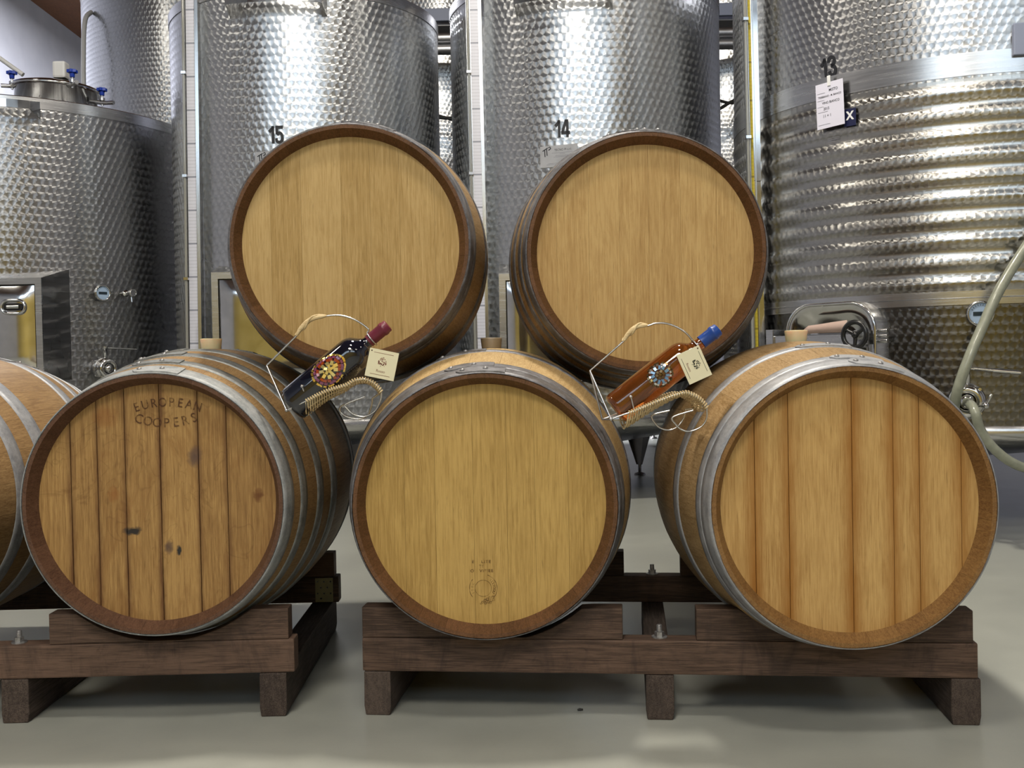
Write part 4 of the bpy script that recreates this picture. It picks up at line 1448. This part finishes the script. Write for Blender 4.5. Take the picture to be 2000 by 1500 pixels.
# ------------------------------------------------------------------ bottles in wire and wicker cradles
cane = wood('cane', s2l('#e8d4aa'), s2l('#c4a87a'), 'x', rough=0.5, var=0.2)
def glass_mat(name, col, dark):
    t = NT(name)
    t.set(Base_Color=col, Roughness=0.03)
    t.b.inputs['Transmission Weight'].default_value = 0.0 if dark else 1.0
    t.b.inputs['IOR'].default_value = 1.5
    if dark: t.b.inputs['Coat Weight'].default_value = 1.0
    return t.mat
gdark = glass_mat('dark_wine_glass', (0.004, 0.005, 0.012, 1), True)
gamber = NT('amber_wine_glass')
gamber.set(Base_Color=(0.5, 0.15, 0.03, 1), Roughness=0.02)
gamber.b.inputs['Transmission Weight'].default_value = 0.85
gamber.b.inputs['IOR'].default_value = 1.33
gamber.b.inputs['Coat Weight'].default_value = 1.0
gamber = gamber.mat

def bottle(base_px, tip_px, Y, diam, gmat, capcol, capname, label, mosaic, cs=0.80):
    A, B = at(*base_px, Y + 0.0), at(*tip_px, Y)
    ax = (B - A); Ln = ax.length; ax.normalize()
    W = zalong(A, ax)
    e = thing('wine_bottle', label, 'bottle', A)
    r = diam / 2
    pr = [(0.001, 0.012), (r * 0.6, 0.006), (r * 0.86, 0.0), (r * 0.97, 0.003), (r, 0.012), (r, Ln * 0.30), (r, Ln * 0.62), (r * 0.985, Ln * 0.65), (r * 0.93, Ln * 0.68), (r * 0.82, Ln * 0.706), (r * 0.64, Ln * 0.73),
          (r * 0.49, Ln * 0.75), (0.0138, Ln * 0.775), (0.0126, Ln * 0.80), (0.0124, Ln * 0.985), (0.001, Ln * 0.985)]
    m = MB(); m.lathe(pr, 48, 0, W, cap=False); m.build('glass_body', gmat, e)
    rc = 0.0142
    m = MB(); m.lathe([(rc, Ln * cs), (rc, Ln * 0.935), (rc * 1.1, Ln * 0.94), (rc * 1.1, Ln * 0.965), (rc * 1.0, Ln * 0.97), (rc, Ln * 0.995), (rc * 0.85, Ln), (0.001, Ln)], 32, 0, W, cap=False)
    m.build('foil_capsule', simple(capname, capcol, 0.35), e)
    return e, W, r, Ln, A, ax

def tesserae(e, W, r, Ln, s0, sz_, mats, rings, facing, egg=False):
    """mosaic of small glass pieces lying on the bottle, one part per ring colour"""
    rnd = random.Random(5)
    groups = {}
    for (rad_, cnt, mi, w_, h_, rot) in rings:
        for i in range(cnt):
            a = 2 * pi * i / cnt + rot + rnd.uniform(-0.08, 0.08)
            rx = rad_ * sz_[0]; ry = rad_ * sz_[1]
            k = 1.0
            if egg: k = 1 - 0.18 * cos(a)
            u = rx * cos(a); v = ry * sin(a) * k
            th_ = facing + v / r
            cpt = Vector((r * cos(th_), r * sin(th_), s0 + u))
            nrm = Vector((cos(th_), sin(th_), 0)); tv = Vector((-sin(th_), cos(th_), 0)); tu = Vector((0, 0, 1))
            ra = a + rnd.uniform(-0.2, 0.2)
            e1 = tu * cos(ra) + tv * sin(ra); e2 = -tu * sin(ra) + tv * cos(ra)
            tl = rnd.uniform(-0.25, 0.25)
            e1 = (e1 + nrm * tl * 0.6).normalized()
            hw, hh = w_ / 2 * rnd.uniform(0.85, 1.1), h_ / 2 * rnd.uniform(0.85, 1.1)
            g = groups.setdefault(mi, MB())
            vs = []
            for dz in (-0.0008, 0.0026):
                for (a_, b_) in ((-1, -1), (1, -1), (1, 1), (-1, 1)):
                    sh = 0.82 if dz > 0 else 1
                    vs.append(cpt + nrm * dz + e1 * a_ * hw * sh + e2 * b_ * hh * sh)
            g.add(vs, [(3, 2, 1, 0), (4, 5, 6, 7), (0, 1, 5, 4), (1, 2, 6, 5), (2, 3, 7, 6), (3, 0, 4, 7)], 0, False, W)
    for mi, g in groups.items():
        g.build('mosaic_tesserae', mats[mi], e)

gold = simple('gold_tessera', (0.9, 0.62, 0.16, 1), 0.2, 0.9)
palegold = simple('pale_gold_tessera', (0.95, 0.78, 0.32, 1), 0.22, 0.8)
purple = simple('purple_tessera', s2l('#7c3f60'), 0.12, 0.1, Coat_Weight=1.0)
amberT = simple('amber_tessera', s2l('#9a3f18'), 0.12, 0.1, Coat_Weight=1.0)
blueT = simple('ice_blue_tessera', s2l('#7fa4c9'), 0.15, 0.5)
silverT = simple('silver_tessera', (0.75, 0.73, 0.68, 1), 0.15, 0.9)
bronzeT = simple('bronze_tessera', s2l('#6e5a3c'), 0.2, 0.7)

def facing_angle(W):
    d = W.to_3x3().inverted() @ Vector((0, -1, 0.12))
    return atan2(d.y, d.x)

YH = 2.33
YH2 = 2.24
e1, W1, r1, L1, A1, ax1 = bottle((570, 792), (758, 635), YH, 0.080, gdark, s2l('#6d2236'), 'wine_red_foil', 'dark glass wine bottle with wine red capsule and an egg shaped gold mosaic', None)
fa = facing_angle(W1)
tesserae(e1, W1, r1, L1, L1 * 0.43, (0.040, 0.031), [palegold, purple, amberT, gold],
         [(0.0, 1, 0, 0.006, 0.006, 0), (0.2, 5, 0, 0.010, 0.007, 0.3), (0.44, 9, 0, 0.011, 0.009, 0.1), (0.66, 15, 2, 0.0075, 0.009, 0.0), (0.83, 20, 1, 0.0065, 0.009, 0.2), (0.99, 26, 3, 0.005, 0.0082, 0.0)], fa, True)
e2, W2, r2, L2, A2, ax2 = bottle((1201, 801), (1403, 643), YH2, 0.070, gamber, s2l('#1a4290'), 'blue_foil', 'amber rose wine bottle with blue capsule and a round blue mosaic', None, 0.835)
fa = facing_angle(W2)
tesserae(e2, W2, r2, L2, L2 * 0.425, (0.026, 0.025), [bronzeT, blueT, silverT],
         [(0.0, 1, 0, 0.006, 0.006, 0), (0.28, 6, 0, 0.007, 0.006, 0.3), (0.6, 11, 1, 0.010, 0.0065, 0.1), (0.84, 16, 2, 0.005, 0.006, 0.4), (1.0, 18, 0, 0.0045, 0.0075, 0.0)], fa)

def hang_tag(corners, Y, label, emblem_mat, ink, word, tilt, cordfrom):
    P = [at(px, py, Y + dy) for (px, py, dy) in corners]      # top-left, top-right, bottom-right, bottom-left
    c = sum(P, Vector()) / 4
    xa = ((P[1] - P[0]) + (P[2] - P[3])).normalized(); za = ((P[0] - P[3]) + (P[1] - P[2])); za = (za - xa * za.dot(xa)).normalized()
    ya = za.cross(xa)
    w = ((P[1] - P[0]).length + (P[2] - P[3]).length) / 2; h = ((P[0] - P[3]).length + (P[1] - P[2]).length) / 2
    L = Matrix(((xa.x, ya.x, za.x, c.x), (xa.y, ya.y, za.y, c.y), (xa.z, ya.z, za.z, c.z), (0, 0, 0, 1)))
    e = thing('gift_tag', label, 'tag', c)
    m = MB(); m.box(-w / 2, w / 2, 0, 0.0022, -h / 2, h / 2, 0, L); m.build('tag_card', M['tag'], e)
    m = MB()
    for s in (-1, 1):
        m.box(-w * 0.34, w * 0.34, -0.0003, -0.0001, s * h * 0.38 - 0.0004, s * h * 0.38 + 0.0004, 0, L)
    # leafy crest made of small lobes
    rnd = random.Random(3)
    for i in range(46):
        a = rnd.uniform(0, 2 * pi); rr2 = sqrt(rnd.random())
        x = rr2 * cos(a) * w * 0.15; z = rr2 * sin(a) * h * 0.16 + h * 0.08
        s = rnd.uniform(0.0006, 0.0014)
        ring_arc(m, x, z, 0.0, s, 0, 2 * pi, L, 6)
    text_mesh(m, word, h * 0.13, L @ Matrix.Translation((0, 0, -h * 0.25)), 1, 1.0)
    m.build('tag_print', [emblem_mat, ink], e)
    m = MB()
    hole = L @ Vector((-w / 2 + 0.005, -0.0006, h / 2 - 0.005))
    m.tube(catmull([hole, hole.lerp(cordfrom, 0.5) + Vector((0.001, -0.004, -0.002)), cordfrom], 6), 0.0005, 5)
    m.lathe([(0.0016, 0), (0.0016, 0.0004)], 10, 0, L @ Matrix.Translation((-w / 2 + 0.005, -0.0001, h / 2 - 0.005)) @ Matrix.Rotation(pi / 2, 4, 'X'))
    m.build('cord', simple('brown_cord', s2l('#4b3520'), 0.8), e)
    return e
neck1 = A1 + ax1 * L1 * 0.76 + Vector((0, -r1 * 0.42, 0))
hang_tag([(723, 679, -0.045), (780, 690, -0.045), (768, 745, -0.045), (712, 733, -0.045)], YH, 'square cream tag with a red brown crest hanging from the dark bottle', M['inkred'], M['inkred'], 'Rosso', 0, neck1)
neck2 = A2 + ax2 * L2 * 0.79 + Vector((0, -r2 * 0.42, 0))
hang_tag([(1365, 671, -0.045), (1388, 729, -0.045), (1350, 754, -0.045), (1321, 697, -0.045)], YH2, 'cream tag with a dark green crest hanging from the amber bottle', M['inkgreen'], M['inkred'], 'Rosato', 0, neck2)

def holder(label, X0, Y0, k, Yd, rail_px, scroll_f, scroll_b, end_px, handle_px, cane_px, straight_px, pin_px, ring_c, ring_ax, ring_r, woven):
    """wire bottle cradle: two side rails, scroll feet, woven cane seat, arched handle ending in a neck ring.
    Pixel lists are positions measured in the photo, projected to the holder's own depth."""
    def P(c, dy=0.0, q=Yd):
        return at(X0 + c[0] / k, Y0 + c[1] / k, q) + Vector((0, dy, 0))
    yf, yb = -0.036, 0.036
    shift = Vector((-0.012, 0, -0.004))
    base = P(end_px)
    e = thing('bottle_cradle', label, 'bottle holder', P(scroll_f[-2]))
    fr_path = catmull([P(c, yf) for c in rail_px], 8)
    bk_path = [p + Vector((0, yb - yf, 0)) + shift for p in fr_path]
    m = MB()
    m.tube(fr_path, 0.0021, 8); m.tube(bk_path, 0.0021, 8)
    m.build('side_rail', M['wire'], e)
    for pts, dy in ((scroll_f, yf), (scroll_b, yb)):
        m = MB()
        path = catmull([P(c, dy) + (Vector((0, 0, 0)) if dy == yf else Vector((-0.008, 0, -0.003))) for c in pts], 8)
        path[0] = fr_path[0] if dy == yf else bk_path[0]
        m.tube(path, 0.0020, 8)
        m.build('scroll_foot', M['wire'], e)
    # cross bar under the base and back stay
    m = MB()
    be = P(end_px, yf); bb = P(end_px, yb) + shift
    m.tube([be, bb], 0.0021, 8); m.ball(be, 0.0042)
    m.tube([fr_path[-1], be], 0.0021, 8); m.tube([bk_path[-1], bb], 0.0021, 8)
    p0 = P(straight_px[1], 0)
    m.tube([be, P(straight_px[1], 0)], 0.002, 8); m.tube([bb, P(straight_px[1], 0)], 0.002, 8)
    m.build('base_stay', M['wire'], e)
    m = MB()
    q0, q1 = P(pin_px[0], yf - 0.004), P(pin_px[1], yf)
    m.tube([q0, q1], 0.0016, 8); m.ball(q0, 0.0038)
    m.build('retaining_pin', M['wire'], e)
    m = MB()
    hp_ = [P(straight_px[1], 0), P(straight_px[0], 0)] + [P(c, 0) for c in cane_px[1:-1]] + [P(c, 0) for c in handle_px]
    hp_.append(ring_c + ring_ax.cross(Vector((0, 1, 0))).normalized() * ring_r * (1 if ring_ax.cross(Vector((0, 1, 0))).z > 0 else -1))
    hp_s = [hp_[0]] + catmull(hp_[1:], 8)
    m.tube(hp_s, 0.0021, 8)
    # ring round the neck
    RM = zalong(ring_c, ring_ax)
    m.tube([RM @ Vector((ring_r * cos(2 * pi * i / 32), ring_r * sin(2 * pi * i / 32), 0)) for i in range(32)], 0.0017, 8, 0, None, True)
    m.build('handle_wire', M['wire'], e)
    # cane wrapping of the handle: swollen sleeve plus a twisted strand
    m = MB()
    cp = catmull([P(c, 0) for c in cane_px], 8)
    n = len(cp)
    m.tube(cp, [0.0022 + 0.0032 * sin(pi * i / (n - 1)) ** 0.6 for i in range(n)], 10)
    tw = []
    for i in range(n):
        t_ = (cp[min(i + 1, n - 1)] - cp[max(i - 1, 0)]).normalized()
        n1 = t_.cross(Vector((0, 1, 0))).normalized(); n2 = Vector((0, 1, 0))
        a = i * 0.33
        tw.append(cp[i] + (n1 * cos(a) + n2 * sin(a)) * (0.0015 + 0.0045 * sin(pi * i / (n - 1)) ** 0.6))
    m.tube(tw, 0.0024, 7)
    m.build('cane_grip', cane, e)
    # woven seat: strands running across between the rails, sagging under the bottle
    m = MB()
    N = len(fr_path)
    ns = woven
    L_ = [0.0]
    for i in range(1, N): L_.append(L_[-1] + (fr_path[i] - fr_path[i - 1]).length)
    tot = L_[-1] * 0.93
    def along(path, s):
        for i in range(1, N):
            if L_[i] >= s:
                u = (s - L_[i - 1]) / max(1e-9, L_[i] - L_[i - 1])
                return path[i - 1].lerp(path[i], u)
        return path[-1]
    for j in range(ns):
        s = tot * j / (ns - 1)
        a_, b_ = along(fr_path, s), along(bk_path, s)
        u = j / (ns - 1)
        sag = 0.006 + 0.026 * max(0, (u - 0.25) / 0.75) ** 1.3
        pts = []
        for q in range(13):
            v = q / 12
            p = a_.lerp(b_, v) + Vector((0, 0, -sag * sin(pi * v) ** 0.7))
            if 0 < q < 12:
                p += Vector((0, 0, 0.0011 * (1 if (j + q // 2) % 2 else -1)))
            pts.append(p)
        m.tube(pts, 0.0019, 5)
        for c_ in (a_, b_):
            pass
    # long warps
    for v in (0.14, 0.3, 0.5, 0.7, 0.86):
        pts = []
        for j in range(ns):
            s = tot * j / (ns - 1); u = j / (ns - 1)
            sag = 0.006 + 0.026 * max(0, (u - 0.25) / 0.75) ** 1.3
            pts.append(along(fr_path, s).lerp(along(bk_path, s), v) + Vector((0, 0, -sag * sin(pi * v) ** 0.7 + 0.0004)))
        m.tube(pts, 0.0013, 5)
    # wrapping coil round both rails
    for path in (fr_path, bk_path):
        coil = []; K = ns * 10
        for i in range(K):
            s = tot * i / (K - 1)
            c0 = along(path, s); c1 = along(path, min(s + 0.002, tot)); t_ = (c1 - c0)
            if t_.length < 1e-6: t_ = Vector((1, 0, 0))
            t_.normalize()
            n1 = t_.cross(Vector((0, 1, 0))).normalized(); n2 = t_.cross(n1)
            a = 2 * pi * i / 10
            coil.append(c0 + (n1 * cos(a) + n2 * sin(a)) * 0.0036)
        m.tube(coil, 0.0019, 5)
    o_ = m.build('woven_seat', cane, e)
    return e

holder('wire and cane bottle cradle holding the dark bottle', 480, 580, 5.0, YH,
       [(1345, 925), (1320, 885), (1260, 830), (1180, 800), (1080, 815), (1000, 858), (820, 912), (640, 1000), (560, 1040)],
       [(1345, 925), (1332, 1010), (1280, 1110), (1180, 1160), (1080, 1140), (1012, 1082), (1003, 1040), (1185, 968)],
       [(1250, 975), (1240, 1060), (1200, 1150), (1120, 1185), (1000, 1165), (930, 1110), (940, 1062), (1010, 1030)],
       (432, 1100), [(830, 180), (950, 185), (1080, 230), (1195, 312)], [(495, 380), (545, 300), (640, 218), (790, 184)],
       [(495, 380), (205, 670)], [(585, 868), (625, 990)], A1 + ax1 * L1 * 0.83, ax1, 0.0165, 34)
holder('wire and cane bottle cradle holding the amber bottle', 1100, 580, 5.0, YH2,
       [(1372, 1075), (1345, 1030), (1285, 975), (1190, 930), (1100, 942), (900, 1012), (690, 1100), (560, 1145)],
       [(1372, 1075), (1370, 1180), (1320, 1255), (1220, 1300), (1130, 1285), (1070, 1230), (1045, 1165), (1240, 1100)],
       [(1260, 1085), (1240, 1180), (1180, 1260), (1100, 1295), (1000, 1270), (930, 1190), (940, 1145), (1100, 1105)],
       (452, 1185), [(830, 280), (900, 258), (1000, 258), (1100, 290), (1190, 345), (1255, 415)], [(588, 435), (640, 355), (720, 290), (825, 276)],
       [(588, 435), (262, 720)], [(640, 968), (672, 1092)], A2 + ax2 * L2 * 0.79, ax2, 0.0165, 34)

# small crumb on the floor
q = at(1133, 1388, 2.3)
d = ray(1133, 1389); q = CAM + d * (-CAM.z / d.z)
m = MB(); m.tube([(q.x - 0.006, q.y, 0.003), (q.x, q.y, 0.004), (q.x + 0.006, q.y + 0.002, 0.003)], [0.002, 0.003, 0.002], 6)
tag(m.build('bark_crumb', M['rubber']), 'tiny dark crumb lying on the floor in front of the right rack', 'debris')
